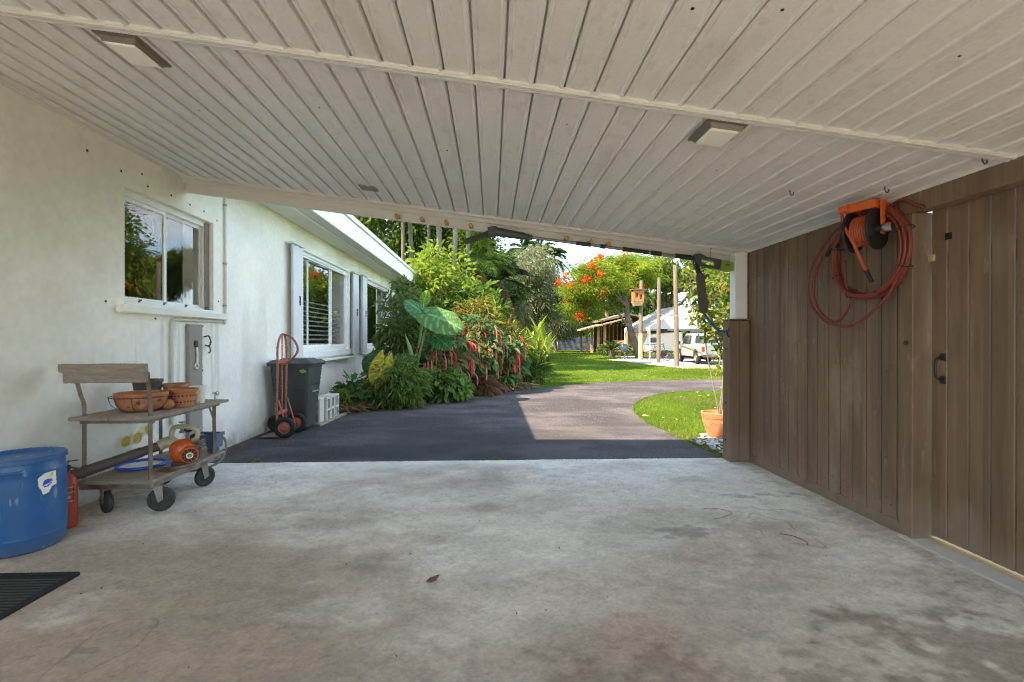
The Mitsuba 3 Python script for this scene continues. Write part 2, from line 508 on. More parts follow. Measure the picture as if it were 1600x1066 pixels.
def soil_sheet(poly, z, h, step=.12, seed=1):
    x0, y0, x1, y1 = poly.bounds
    nx, ny = int((x1 - x0) / step) + 2, int((y1 - y0) / step) + 2
    xs, ys = np.linspace(x0, x1, nx), np.linspace(y0, y1, ny)
    X, Y = np.meshgrid(xs, ys, indexing='ij')
    import shapely
    pts = shapely.points(X.ravel(), Y.ravel())
    inside = shapely.contains(poly, pts).reshape(nx, ny)
    dist = shapely.distance(poly.exterior, pts).reshape(nx, ny)
    Z = z + np.where(inside, np.minimum(dist, .5) * h * 2, -.05) + (meshkit.fbm(np.stack([X * 4, Y * 4, 0 * X], -1), 3, seed) - .5) * .05
    V = np.stack([X, Y, Z], -1).reshape(-1, 3)
    i, j = np.meshgrid(np.arange(nx - 1), np.arange(ny - 1), indexing='ij')
    a = (i * ny + j).ravel()
    near = (shapely.contains(poly.buffer(step), pts).reshape(nx, ny)[:-1, :-1]).ravel()
    F = np.concatenate([np.stack([a, a + ny, a + ny + 1], 1)[near], np.stack([a, a + ny + 1, a + 1], 1)[near]])
    return trimesh.Trimesh(V, F, process=False)


add('planting_bed', soil_sheet(bed_poly, -.02, .10), 'mat_soil', kind='structure', smooth=True)
gravel_poly = sg.Polygon([(2.62, 5.2), (2.64, 5.5), (2.54, 6.1), (2.9, 6.35), (3.6, 6.3), (4.2, 5.2)])
add('gravel_patch', soil_sheet(gravel_poly, -.03, .03, .08, 5), 'mat_soil', kind='structure', smooth=True)
pad = [(7.6, 31.3), (8.4, 24.9), (8.8, 22.3), (13, 21.6), (24, 21.3), (24, 38), (10, 38), (9.2, 33)]
add('parking_pad', sheet(pad, -.005, .08), 'mat_paleconc', kind='structure')

add('added_bounce_slab', box(-9, 9, -16, -2.01, -.16, -.006), 'mat_rearconc', kind='structure')  # added pale slab behind the view, bounces sunlight into the carport

# small rubble on the gravel patch
cols = []
stones = []
r2 = np.random.default_rng(5)
for i in range(420):
    x, y = r2.uniform(2.56, 3.6), r2.uniform(5.22, 6.4)
    if not gravel_poly.contains(sg.Point(x, y)): continue
    s = r2.uniform(.012, .045) * (1.6 if r2.random() < .08 else 1)
    p = r2.normal(size=(9, 3)); p /= np.linalg.norm(p, axis=1, keepdims=True)
    h = hull(p * s * np.array([1, .9, .6])); h.apply_translation((x, y, .0 + s * .3))
    stones.append(h)
add('gravel', stones, 'mat_stone', kind='stuff', label='loose pale gravel beside the driveway end and terracotta pot', category='gravel')


# ------------------------------------------------------------------ the house on the left
house = thing('house', 'cream stuccoed single storey house along the left with white windows', 'house')
W1 = (4.34, 5.68, 1.60, 2.64)        # y0, y1, z0, z1 of the openings
W2 = (8.12, 10.72, 1.12, 2.80)
W3 = (12.15, 14.9, 1.12, 2.84)
wall = to_manifold(box(-3.55, XL, -1.6, 19, -.3, 3.26))  # wall ends out of view so sunlight reaches the slab behind
for (a, b, c, d) in (W1, W2, W3):
    wall -= to_manifold(box(-3.8, -3.0, a, b, c, d))
wl = from_manifold(wall)
add('wall', [wl, box(-12, -3.3, 18.7, 18.99, -.3, 3.2), box(-12, -3.553, -1.6, -1.3, -.3, 3.2)], 'mat_stucco', house)
# eave
add('soffit', box(-3.2, -2.62, 5.9, 19.5, 3.19, 3.215), 'mat_soffit', house)
add('soffit_strip', box(-2.86, -2.80, 5.9, 19.5, 3.178, 3.188, .004), 'mat_white', house)
add('fascia_board', box(-2.62, -2.585, -2.2, 19.52, 3.17, 3.50, .005), 'mat_fascia', house)
add('drip_edge', box(-2.59, -2.55, -2.2, 19.54, 3.503, 3.545, .006), 'mat_white', house)
ns = 20
rf = [box(-12, -2.56, -2.2, 19.6, 3.55, 3.60)]
add('roof', rf[0], 'mat_white', house)
add('baseboard_pipe', tube([(-3.17, 8.3, .12), (-3.17, 9.6, .12)], .014), 'mat_white', house)


def window(W, split, name='window', blinds=False, rec=.06, vents=False):
    y0, y1, z0, z1 = W
    X = XL - rec
    fr = .055
    parts = [box(X - .07, X, y0, y1, z1 - fr, z1), box(X - .07, X, y0, y1, z0, z0 + fr), box(X - .07, X, y0, y0 + fr, z0 + fr, z1 - fr), box(X - .07, X, y1 - fr, y1, z0 + fr, z1 - fr)]
    w = add(name, parts, 'mat_white', house)
    ys = [y0 + fr] + split + [y1 - fr]
    for i in range(len(ys) - 1):
        a, b = ys[i], ys[i + 1]
        xo = X - .02 - .022 * (i % 2)
        s = .035
        add('sash', [box(xo - .02, xo, a, b, z0 + fr, z0 + fr + s), box(xo - .02, xo, a, b, z1 - fr - s, z1 - fr), box(xo - .02, xo, a, a + s, z0 + fr + s, z1 - fr - s), box(xo - .02, xo, b - s, b, z0 + fr + s, z1 - fr - s)], 'mat_white', w)
        q = xo - .011
        add('pane', trimesh.Trimesh([(q, a + s, z0 + fr + s), (q, b - s, z0 + fr + s), (q, b - s, z1 - fr - s), (q, a + s, z1 - fr - s)], [(0, 1, 2), (0, 2, 3)], process=False), 'mat_pane', w)
    # the room behind
    add('room_back', [box(-5.6, -5.55, y0 - .8, y1 + .8, .2, 3.1), box(-5.6, -3.56, y0 - .8, y0 - .75, .2, 3.1), box(-5.6, -3.56, y1 + .75, y1 + .8, .2, 3.1), box(-5.6, -3.56, y0 - .8, y1 + .8, .15, .2), box(-5.6, -3.56, y0 - .8, y1 + .8, 3.1, 3.15)], 'mat_room', w)
    if blinds:
        for k in range(int((z1 - z0 - .2) / .085 * .62)):
            z = z0 + .1 + k * .085
            sl = rot(box(-.030, .030, y0 + .15, y1 - .1, -.0015, .0015), (0, 1, 0), 30)
            add('blind_slat', moved(sl, X - .16, 0, z), 'mat_blind', w)
    return w


w1 = window(W1, [5.0])
add('sill', box(-3.32, XL + .07, 4.24, 5.86, 1.535, 1.605, .008), 'mat_stucco', w1)
add('shutter_track', box(XL - .055, XL + .012, 4.33, 5.69, 1.607, 1.635, .003), 'mat_white', w1)
for yy in (4.50, 4.83, 5.16, 5.52):
    add('wing_nut', [box(XL + .005, XL + .018, yy - .004, yy + .004, 1.64, 1.665), rot(box(XL + .012, XL + .02, yy - .022, yy + .022, 1.648, 1.658), (1, 0, 0), 25, (0, yy, 1.653))], 'mat_darkmetal', w1)
add('side_panel', box(XL - .055, XL - .045, 5.60, 5.675, 1.64, 2.63), 'mat_bronze', w1)

for W, sp, bl in ((W2, [8.55, 9.75], True), (W3, [13.6], False)):
    y0, y1, z0, z1 = W
    w = window(W, sp, blinds=bl, rec=-.02)
    add('casing', [box(XL + .002, XL + .07, y0 - .06, y1 + .1, z1 + .0, z1 + .03), box(XL + .002, XL + .05, y0 - .06, y1 + .1, z1 - .11, z1 - .09), box(XL + .002, XL + .06, y0 - .07, y0 - .0, z0 - .05, z1), box(XL + .002, XL + .06, y1, y1 + .1, z0 - .05, z1)], 'mat_white', w)
    add('apron', box(XL + .002, XL + .075, y0 - .05, y1 + .15, z0 - .14, z0 - .02, .006), 'mat_white', w)
    add('sill', box(XL - .02, XL + .13, y0 - .1, y1 + .12, z0 - .22, z0 - .18, .006), 'mat_cream', w)
    # folded accordion shutters each side
    for (a, b) in ((y0 - .52, y0 - .08), (y1 + .12, y1 + .62)):
        pts, n = [], 5
        for i in range(n + 1):
            yy = a + (b - a) * i / n
            pts.append((XL + (.06 if i % 2 else .135), yy))
        poly = sg.LineString(pts).buffer(.007, cap_style=2)
        sh = add('shutter', [prism(poly, z1 - z0 + .13, z0 - .14)], 'mat_shutter', house)
        add('rail', [box(XL + .002, XL + .15, a - .02, b + .02, z1 + .0, z1 + .025)], 'mat_shutter', sh)
        add('handle', box(XL + .136, XL + .155, (a + b) / 2 - .012, (a + b) / 2 + .012, 1.85, 2.0, .004), 'mat_darkmetal', sh)
# conduits and the wall board
add('conduit', tube(spline([(XL + .02, 5.89, 3.05), (XL + .02, 5.89, 2.4), (XL + .02, 5.89, 1.56), (XL + .02, 5.84, 1.525)], 4), .014), 'mat_conduit', house, smooth=40)
add('conduit', tube(spline([(XL + .02, 5.80, 1.515), (XL + .02, 5.2, 1.505), (XL + .02, 4.97, 1.50), (XL + .02, 4.925, 1.45), (XL + .02, 4.925, 1.2), (XL + .02, 4.93, .45)], 5), .016), 'mat_conduit', house, smooth=40)
for zz in (2.9, 2.2, 1.7):
    add('pipe_clip', box(XL, XL + .035, 5.868, 5.912, zz, zz + .02, .003), 'mat_galv', house)
wb = add('wall_board', box(XL + .003, XL + .04, 5.17, 5.405, .12, 1.465, .006), 'mat_dullboard', house)
add('bottle_opener', [tube(spline([(XL + .05, 5.28, 1.22), (XL + .055, 5.285, 1.12), (XL + .055, 5.275, 1.05)], 4), .012), torus(.028, .008, 16, 6, 'x', (XL + .055, 5.275, 1.02))], 'mat_cream', wb)
add('bracket', box(XL + .04, XL + .055, 5.25, 5.30, 1.22, 1.29, .004), 'mat_darkmetal', wb)
add('hook', tube(spline([(XL + .002, 5.49, 1.33), (XL + .05, 5.50, 1.34), (XL + .07, 5.50, 1.27), (XL + .04, 5.51, 1.22)], 5), .008), 'mat_darkmetal', house)
add('hook', tube(spline([(XL + .002, 5.52, 1.24), (XL + .04, 5.53, 1.22), (XL + .05, 5.53, 1.17), (XL + .02, 5.54, 1.15)], 5), .007), 'mat_darkmetal', house)
for (yy, zz) in ((5.47, 1.45), (5.47, .96), (4.3, 2.76), (4.62, 2.73), (4.95, 2.745), (5.25, 2.735), (5.5, 2.73), (4.13, 1.62), (4.72, 1.60 - .1), (5.75, 2.69), (5.78, 1.75), (3.95, 2.8), (4.55, 2.82)):
    add('screw_hole', box(XL - .002, XL + .004, yy - .008, yy + .008, zz - .009, zz + .009), 'mat_dark', house)
add('hose_bib', [cyl((XL, 5.0, .42), (XL + .09, 5.0, .42), .012), cyl((XL + .07, 5.0, .45), (XL + .07, 5.0, .36), .014), torus(.025, .006, 14, 6, 'z', (XL + .07, 5.0, .465))], 'mat_galv', house)

# ------------------------------------------------------------------ the carport roof
SL = .1227


def zc(x):
    return 2.257 + SL * (XR - x)


roof = thing('carport_roof', 'white ribbed metal carport ceiling sloping down to the right', 'carport roof')
PW = .149
YF, YS, YB = 5.05, 2.40, -.7  # roof rear edge is out of view, kept short to let sunlight in
npan = int(round((XR - XL) / PW)) + 1


def panel(x0, y0, y1, seed):
    rr = np.random.default_rng(seed)
    x1 = x0 + PW - .006
    prof = [(0, .012), (.0015, .001), (.020, 0), (.024, .004), (.028, 0.0), (.070, .0008), (PW - .032, 0), (PW - .029, -.008), (PW - .025, -.0105), (PW - .016, -.0105), (PW - .012, -.008), (PW - .011, .002), (PW - .0105, .012), (PW - .008, .012)]
    top = [(PW - .008, .018), (0, .018)]
    q = np.array(prof + top)
    n = len(q)
    ysub = np.linspace(y0, y1, 9)
    V = []
    for y in ysub:
        sag = rr.normal(0, .0011)
        x = np.minimum(x0 + q[:, 0], XR - .002)
        x = np.maximum(x, XL + .002)
        z = zc(x) + q[:, 1] + np.where((q[:, 0] > .035) & (q[:, 0] < PW - .035), sag * 1.5, sag * .3)
        V.append(np.stack([x, np.full(n, y), z], 1))
    V = np.concatenate(V)
    F = []
    for i in range(8):
        for k in range(n):
            a, b = i * n + k, i * n + (k + 1) % n
            F += [(a, b, b + n), (a, b + n, a + n)]
    e = len(V) - n
    for k in range(1, n - 1):
        F += [(0, k, k + 1), (e, e + k + 1, e + k)]
    return trimesh.Trimesh(V, F, process=False)


for i in range(npan):
    x0 = XR - (i + 1) * PW
    if x0 + PW < XL + .03: break
    add('ceiling_panel', panel(x0, YS + .004, YF, i), 'mat_ceiling', roof, smooth=25)
    add('ceiling_panel', panel(x0 + .0, YB, YS - .004, 1000 + i), 'mat_ceiling', roof, smooth=25)


def along_x(y0, y1, dz0, dz1, x0=XL + .003, x1=XR - .003, b=.004):
    m = box(x0, x1, y0, y1, 0, 1, 0)
    v = m.vertices.copy()
    v[:, 2] = zc(v[:, 0]) + np.where(v[:, 2] > .5, dz1, dz0)
    return hull(v)


add('seam_trim', along_x(YS - .030, YS + .030, -.015, .002), 'mat_trim', roof)
for y in (YS - .015, YS + .015):
    add('trim_bead', along_x(y - .008, y + .008, -.023, -.0145), 'mat_trim', roof)
add('roof_deck', along_x(YB, YF + .17, .03, .13, XL + .003, XR + .25), 'mat_white', roof)
add('edge_trim', along_x(YF - .012, YF + .004, -.026, .02), 'mat_trim', roof)
add('edge_trim', along_x(YF + .012, YF + .026, -.020, .02), 'mat_trim', roof)
add('edge_gap_shade', along_x(YF + .027, YF + .044, -.004, .0), 'mat_dark', roof)  # dark strip stands for the shade between trim and channel
add('edge_channel', along_x(YF + .045, YF + .060, -.062, .02), 'mat_trim', roof)
add('edge_channel', along_x(YF + .060, YF + .11, -.050, .02), 'mat_trim', roof)
add('fascia', along_x(YF + .11, YF + .15, -.145, .14, XL + .003, XR + .1), 'mat_trim', roof)
add('fascia_lip', along_x(YF + .088, YF + .109, -.150, -.138, XL + .003, XR + .1), 'mat_trim', roof)
add('wall_trim', hull([(XL + .003, YB, zc(XL) + .02), (XL + .003, YF, zc(XL) + .02), (XL + .03, YB, zc(XL) - .004), (XL + .03, YF, zc(XL) - .004), (XL + .003, YB, zc(XL) - .016), (XL + .003, YF, zc(XL) - .016)]), 'mat_trim', roof)
add('wall_trim', box(XR - .035, XR - .004, YB, YF, zc(XR) - .014, zc(XR) + .006), 'mat_trim', roof)
add('wall_trim', box(XR - .016, XR - .003, YB, YF, zc(XR) - .026, zc(XR) - .0145), 'mat_trim', roof)
for (x, z) in ((-.99, .0), (-.73, 0), (-.475, 0), (-.22, 0), (.80, 0), (1.06, 0), (1.25, 0)):
    zz = zc(x) - .118
    add('wooden_peg', [cyl((x, YF + .01, zz), (x, YF + .115, zz), .022, n=20)], 'mat_peg', roof, smooth=40)
for (x, y) in ((2.07, 3.25), (2.613, 2.45), (2.527, 2.984)):
    z = zc(x)
    add('hook', tube(spline([(x, y, z), (x, y, z - .02), (x + .012, y, z - .038), (x + .026, y, z - .028), (x + .024, y, z - .016)], 5), .0035, 6), 'mat_darkmetal', roof)
rh = np.random.default_rng(77)
for (x, y) in ((.62, 1.5), (.85, 1.62), (1.02, 1.66), (.75, 1.72), (.43, 1.95), (1.75, 1.75), (2.4, 2.0), (.5, 2.75), (1.5, 3.1), (-.3, 3.4), (-1.1, 3.0), (-2.0, 3.3), (.9, 3.9), (2.0, 4.1)):
    xx = XR - (math.floor((XR - x) / PW) + .55) * PW
    add('nail_hole', along_x(y - .005, y + .005, -.0016, .001, xx - .005, xx + .005), 'mat_dark', roof)
add('access_plate', along_x(4.52, 4.66, -.0125, 0, -1.24, -1.08), 'mat_galv', roof)

# the two ceiling lights
for (cx, cy, lab) in ((1.225, 2.565, 'right'), (-1.855, 2.575, 'left')):
    t = thing('ceiling_light', {'right': 'bronze framed square ceiling light with pinkish lens, the one toward the brown wall', 'left': 'shallow bronze framed ceiling light above the white house wall, the leftmost'}[lab], 'ceiling light', 'ceiling lights under the carport')
    a = .155
    def zt(x, d): return zc(x) + d
    def frus(ax, ay, d0, bx, by, d1):
        v = [(cx + sx * ax, cy + sy * ay, zc(cx + sx * ax) + d0) for sx in (-1, 1) for sy in (-1, 1)] + [(cx + sx * bx, cy + sy * by, zc(cx + sx * bx) + d1) for sx in (-1, 1) for sy in (-1, 1)]
        return hull(v)
    ax, ay = .105, .135
    add('base_plate', frus(ax, ay, -.0108, ax * .98, ay * .98, -.022), 'mat_bronze', t)
    add('frame', frus(ax * .86, ay * .86, -.022, ax * .76, ay * .76, -.044), 'mat_bronze', t)
    add('diffuser', frus(ax * .73, ay * .73, -.0445, ax * .66, ay * .66, -.052), 'mat_diffuser', t)

# ------------------------------------------------------------------ the brown wall on the right with its gate
bw = thing('board_wall', 'brown painted vertical board wall closing the right side of the carport', 'wall')
yb = np.arange(5.0, 3.10, -.1325)
for i, y in enumerate(yb):
    y0 = max(y - .1325, 3.075)
    j = np.random.default_rng(i).uniform(-.002, .002)
    m = prism([(XR + j, y - .006), (XR + j, y0 + .006), (XR + j + .002, y0 + .0042), (XR + .03, y0 + .0042), (XR + .03, y - .0042), (XR + j + .002, y - .0042)], zc(XR) - .075, .075)
    add('board', m, 'mat_brown', bw)
nh = []
for y in yb:
    for z in (.16, .20, 1.08, 1.12, 1.95, 1.99):
        nh.append(cyl((XR - .0035, y - .066 + (.02 if int(z * 100) % 8 else -.02), z), (XR + .004, y - .066 + (.02 if int(z * 100) % 8 else -.02), z), .0042, n=7))
add('nail_heads', nh, 'mat_rustbrown', bw, kind='stuff')
add('groove_shade_backing', box(XR + .031, XR + .06, 3.087, 5.0, .0, 2.24), 'mat_dark', bw)  # coloured dark so the grooves between boards look shaded
add('end_board', box(XR + .0, XR + .06, 5.003, 5.16, .0, 2.24, .003), 'mat_brown', bw)
add('base_board', box(XR - .012, XR + .03, 3.09, 5.0, .0, .075, .004), 'mat_brown', bw)
add('door_post', box(XR - .035, XR + .10, 2.985, 3.085, .0, 2.12, .005), 'mat_brown', bw)
add('header', box(XR - .03, XR + .07, -.7, 3.09, 2.12, 2.25, .005), 'mat_brown', bw)
add('rear_boards', box(XR + .002, XR + .03, -.7, 1.72, .05, 2.119), 'mat_brown', bw)
add('rear_post', box(XR - .035, XR + .10, 1.72, 1.82, .0, 2.12, .005), 'mat_brown', bw)
gate = thing('gate', 'brown board door with an iron pull handle in the right wall', 'gate')
yg = [2.9735, 2.862, 2.727, 2.60, 2.47, 2.33, 2.19, 2.05, 1.93, 1.83]
for i in range(len(yg) - 1):
    j = np.random.default_rng(50 + i).uniform(-.002, .002)
    add('board', box(XR + .075 + j, XR + .10, yg[i + 1] + .004, yg[i] - .004, .045, 2.24, .0035), 'mat_brown', gate)
for z in (.3, 1.75):
    add('ledge', box(XR + .103, XR + .13, 1.84, 2.96, z, z + .1), 'mat_brown', gate)
hy, hz = 2.885, 1.12
add('handle', [tube(spline([(XR + .07, hy, hz + .07), (XR + .035, hy, hz + .062), (XR + .022, hy, hz + .03), (XR + .022, hy, hz - .03), (XR + .035, hy, hz - .062), (XR + .07, hy, hz - .07)], 5), .0075), box(XR + .066, XR + .074, hy - .02, hy + .02, hz + .05, hz + .095, .003), box(XR + .066, XR + .074, hy - .02, hy + .02, hz - .095, hz - .05, .003)], 'mat_darkmetal', gate, smooth=40)
add('latch', box(XR + .06, XR + .075, 2.83, 2.865, 1.92, 1.96, .003), 'mat_dark', gate)
add('hinge', box(XR + .062, XR + .076, 2.94, 2.985, 1.80, 1.845, .003), 'mat_rawwood', gate)
add('bolt', cyl((XR - .045, 3.03, 1.28), (XR - .03, 3.03, 1.28), .013), 'mat_darkmetal', bw)
sill = thing('door_sill', 'raw yellowish timber strip lying under the brown board door', 'sill')
add('strip', box(XR + .072, XR + .12, 1.8, 2.98, -.0, .03, .004), 'mat_rawwood', sill)
ne = 40
ey = np.linspace(1.2, 3.07, ne)
ex = XR - .018 + .022 * (meshkit.fbm(np.stack([ey * 6, ey * 0, ey * 0], 1), 3, 2) - .3)
rough = sg.Polygon([(XR + .07, ey[0])] + list(zip(ex - .05, ey)) + [(XR + .07, ey[-1])])
add('threshold', prism(rough, .05, -.035), 'mat_slab_edge', kind='structure')

box_post = thing('post_box', 'brown boarded half height box post at the carport opening', 'post')
add('body', box(2.53, 2.745, 5.005, 5.15, .0, 1.505, .004), 'mat_brown', box_post)
add('front_board', box(2.527, 2.628, 4.99, 5.003, .01, 1.50, .003), 'mat_brown', box_post)
add('front_board', box(2.632, 2.738, 4.988, 5.003, .01, 1.50, .003), 'mat_brown', box_post)
add('cap', box(2.522, 2.747, 4.985, 5.16, 1.507, 1.522, .003), 'mat_brown', box_post)
for zz in (.22, .62, 1.2):
    add('screw', cyl((2.524, 5.08, zz), (2.53, 5.08, zz), .009), 'mat_dark', box_post)
col = thing('roof_post', 'white square roof post standing above the brown box post', 'post')
add('shaft', box(2.60, 2.735, 5.02, 5.14, 1.523, 2.235, .005), 'mat_white', col)
add('ring', tube(spline([(2.53, 5.0, 1.43), (2.505, 4.985, 1.40), (2.49, 4.98, 1.36), (2.515, 4.985, 1.33), (2.53, 5.0, 1.35)], 5), .006), 'mat_darkmetal', box_post)
# ------------------------------------------------------------------ things along the left wall
dr_ = thing('plastic_drum', 'round blue plastic drum with torn sticker beside the left wall', 'drum')
cx, cy = -2.965, 3.15
prof = [(0, 0), (.195, 0), (.208, .012), (.215, .05), (.2175, .085), (.2205, .09), (.2205, .1), (.2175, .105), (.218, .30), (.2165, .45), (.2165, .475), (.2195, .48), (.2195, .49), (.214, .497), (.210, .53), (.209, .553)]
add('body', lathe(prof, 64, (cx, cy, 0)), 'mat_blueplastic', dr_, smooth=35)
add('lid', lathe([(0, .560), (.17, .560), (.180, .572), (.196, .573), (.2, .578), (.213, .580), (.222, .572), (.222, .548), (.214, .544), (.209, .5535)], 64, (cx, cy, 0)), 'mat_blueplastic', dr_, smooth=35)
for a in (-58,):
    th = np.linspace(math.radians(a - 14), math.radians(a + 14), 9)
    add('handle_slot', tube([(cx + .2178 * math.cos(t), cy + .2178 * math.sin(t), .503) for t in th], .009, 8), 'mat_blueplastic', dr_)


def curved(poly_uv, r, cx, cy):
    """a label bent round a cylinder: u = angle in degrees, v = height."""
    m = prism(poly_uv, .0004)
    m = m.subdivide_to_size(4.0) if False else m
    v = m.vertices.copy()
    for _ in range(2):
        m = m.subdivide(); v = m.vertices
    a = np.radians(v[:, 0])
    rr = r + v[:, 2]
    m.vertices = np.stack([cx + rr * np.cos(a), cy + rr * np.sin(a), v[:, 1]], 1)
    return m


st = add('sticker', curved([(-27, .45), (-18, .475), (-9, .478), (-1, .497), (0, .39), (-8, .385), (-12, .352), (-20, .345), (-22, .37), (-26, .40)], .2178, cx, cy), 'mat_labelwhite', dr_, label='torn white sticker with blue and yellow print')
add('print', curved([(-21, .405), (-19, .43), (-14, .437), (-6, .43), (-8, .405), (-13, .39), (-18, .388)], .2184, cx, cy), 'mat_plateblue', st)
add('print', curved([(-20, .402), (-15, .396), (-9, .412), (-7, .425), (-12, .408)], .2190, cx, cy), 'mat_labelwhite', st)
add('print', curved([(-10, .448), (-9, .470), (-5.5, .474), (-5.5, .450)], .2184, cx, cy), 'mat_yellow', st)

fe = thing('fire_extinguisher', 'worn red fire extinguisher half hidden behind the blue drum', 'fire extinguisher')
ex_, ey_ = -2.945, 3.46
add('cylinder', lathe([(0, 0), (.052, 0), (.056, .008), (.056, .30), (.05, .335), (.03, .36), (.018, .37), (.018, .385), (0, .385)], 28, (ex_, ey_, 0)), 'mat_extred', fe, smooth=35)
add('label', curved([(-150, .17), (-150, .30), (30, .30), (30, .17)], .0565, ex_, ey_), 'mat_blackplastic', fe)
for z in (.185, .245, .28):
    add('label_line', curved([(-100, z), (-100, z + .006), (-10, z + .006), (-10, z)], .0572, ex_, ey_), 'mat_beige', fe)
add('label_line', curved([(-80, .205), (-80, .228), (-60, .228), (-60, .205)], .0572, ex_, ey_), 'mat_beige', fe)
add('label_line', curved([(-50, .205), (-50, .228), (-32, .228), (-32, .205)], .0572, ex_, ey_), 'mat_beige', fe)
add('valve', [cyl((ex_, ey_, .385), (ex_, ey_, .425), .017), box(ex_ - .02, ex_ + .02, ey_ - .012, ey_ + .012, .40, .43, .004)], 'mat_darkmetal', fe)
add('handle', [rot(box(ex_ - .02, ex_ + .085, ey_ - .008, ey_ + .008, .412, .420, .002), (0, 1, 0), 8, (ex_, ey_, .41))], 'mat_rust', fe)
add('lever', [rot(box(ex_ - .01, ex_ + .075, ey_ - .009, ey_ + .009, .452, .459, .002), (0, 1, 0), -6, (ex_, ey_, .45)), box(ex_ - .012, ex_ + .006, ey_ - .006, ey_ + .006, .428, .456)], 'mat_rust', fe)

# flat platform cart with shelf
ct = thing('platform_cart', 'weathered wooden utility cart with shelf and push board on rusty frame', 'cart')
nz = np.random.default_rng(3)


def plank(x0, x1, y0, y1, z0, z1, seed, amp=.006, sub=10):
    m = box(x0, x1, y0, y1, z0, z1, .004)
    m = m.subdivide_to_size(.05)
    v = m.vertices.copy()
    n = meshkit.fbm(v * 9 + seed * 7.3, 3, seed) - .5
    n2 = meshkit.fbm(v * 9 + seed * 3.3 + 40, 3, seed + 3) - .5
    v += np.stack([n, n2, (n - n2) * .5], 1) * amp * 2
    m.vertices = v
    return m


pb = plank(-3.13, -2.525, 3.60, 3.645, .985, 1.125, 2, .010)
v = pb.vertices.copy(); k = np.clip((-3.05 - v[:, 0]) / .08, 0, 1) * (v[:, 2] < 1.06); v[:, 0] += k * .035; pb.vertices = v
add('push_board', pb, 'mat_greywood', ct)
for X in (-3.01, -2.535):
    lean = -.03 if X < -2.8 else -.0
    add('post', tube(spline([(X, 3.68, .19), (X, 3.68, .5), (X, 3.68, .80), (X + lean * .5, 3.672, .88), (X + lean, 3.655, .99), (X + lean, 3.65, 1.06)], 3), .017, 4), 'mat_rust', ct)
    add('post', tube([(X + .0, 4.50, .24), (X, 4.50, .70)], .017, 4), 'mat_rust', ct)
add('brace', tube([(-2.535, 4.42, .70), (-2.535, 4.49, .58)], .008, 6), 'mat_rust', ct)
for i, (a, b) in enumerate(((-3.07, -2.79), (-2.785, -2.50))):
    add('shelf_plank', plank(a, b, 3.61, 4.66 - .0 + .02 * i, .708, .735, 10 + i, .004), 'mat_greywood', ct)
for i, (a, b) in enumerate(((-3.03, -2.80), (-2.795, -2.66), (-2.655, -2.50))):
    add('deck_plank', plank(a, b, 3.63, 4.62, .238, .262, 20 + i, .004), 'mat_greywood', ct)
add('frame_rail', [box(-3.03, -2.52, 3.66, 3.665, .195, .232)], 'mat_rust', ct)
add('frame_rail', box(-3.03, -2.51, 3.64, 3.658, .225, .2375), 'mat_rust', ct)
add('frame_rail', box(-2.52, -2.515, 3.66, 4.58, .20, .237), 'mat_rust', ct)
add('frame_rail', box(-3.03, -3.025, 3.66, 4.58, .20, .237), 'mat_rust', ct)
add('frame_rail', box(-3.024, -2.521, 4.56, 4.565, .20, .237), 'mat_rust', ct)
add('shelf_rail', box(-3.03, -2.51, 3.665, 3.695, .68, .707), 'mat_rust', ct)
add('shelf_rail', box(-2.55, -2.52, 3.70, 4.56, .69, .707), 'mat_rust', ct)
add('bent_pipe', tube(spline([(-2.60, 4.60, .42), (-2.53, 4.64, .38), (-2.515, 4.66, .27), (-2.55, 4.62, .16), (-2.62, 4.52, .12), (-2.70, 4.42, .12)], 5), .011), 'mat_galv', ct, smooth=40)


def caster(x, y, yaw, r, k):
    c = add('caster', moved(rot(cat(hull([(-.022, -.022, .205 - 0), (.022, -.022, .205), (.022, .022, .205), (-.022, .022, .205), (-.02, -.02, .19), (.02, .02, .19), (.02, -.02, .19), (-.02, .02, .19)]),
            hull([(-.03, .0235, .192), (.03, .0235, .192), (.035, .0235, r), (.0, .0235, r - .018), (.03, .028, .192), (-.03, .028, .192), (.035, .028, r), (0, .028, r - .018)]),
            hull([(-.03, -.0235, .192), (.03, -.0235, .192), (.035, -.0235, r), (.0, -.0235, r - .018), (.03, -.028, .192), (-.03, -.028, .192), (.035, -.028, r), (0, -.028, r - .018)]),
            box(-.03, .03, -.028, .028, .186, .196)), (0, 0, 1), yaw), x, y, 0), 'mat_galv', ct)
    w = lathe([(.012, -.019), (.035, -.017), (.04, -.013), (r - .028, -.013), (r - .022, -.02), (r - .006, -.018), (r, -.010), (r, .010), (r - .006, .018), (r - .022, .02), (r - .028, .013), (.04, .013), (.035, .017), (.012, .019)], 32)
    w = rot(w, (1, 0, 0), 90); w.apply_translation((.018, 0, r))
    add('wheel', moved(rot(w, (0, 0, 1), yaw), x, y, 0), 'mat_rubber', c, smooth=35)


caster(-2.905, 3.74, -32, .082, 0)
caster(-2.525, 3.75, 22, .090, 1)
caster(-2.555, 4.36, 62, .086, 2)
caster(-2.96, 4.40, 30, .086, 3)

# pots on the cart's shelf
bw_ = thing('terracotta_bowl', 'round terracotta bowl with punched stars sitting in a wire basket', 'bowl')
bx_, by_, bz_ = -2.775, 3.93, .737


def bowlprof(r, h, t=.010, base=.45):
    out = [(0, 0)] + [(r * (base + (1 - base) * math.sin(a)), h * (1 - math.cos(a))) for a in np.linspace(.0, math.pi / 2, 9)]
    inn = [(q[0] - t, q[1] + (t if i < 3 else 0)) for i, q in enumerate(out[1:])][::-1]
    return out + [(r - t * .5, h + .003)] + inn + [(0, t)]


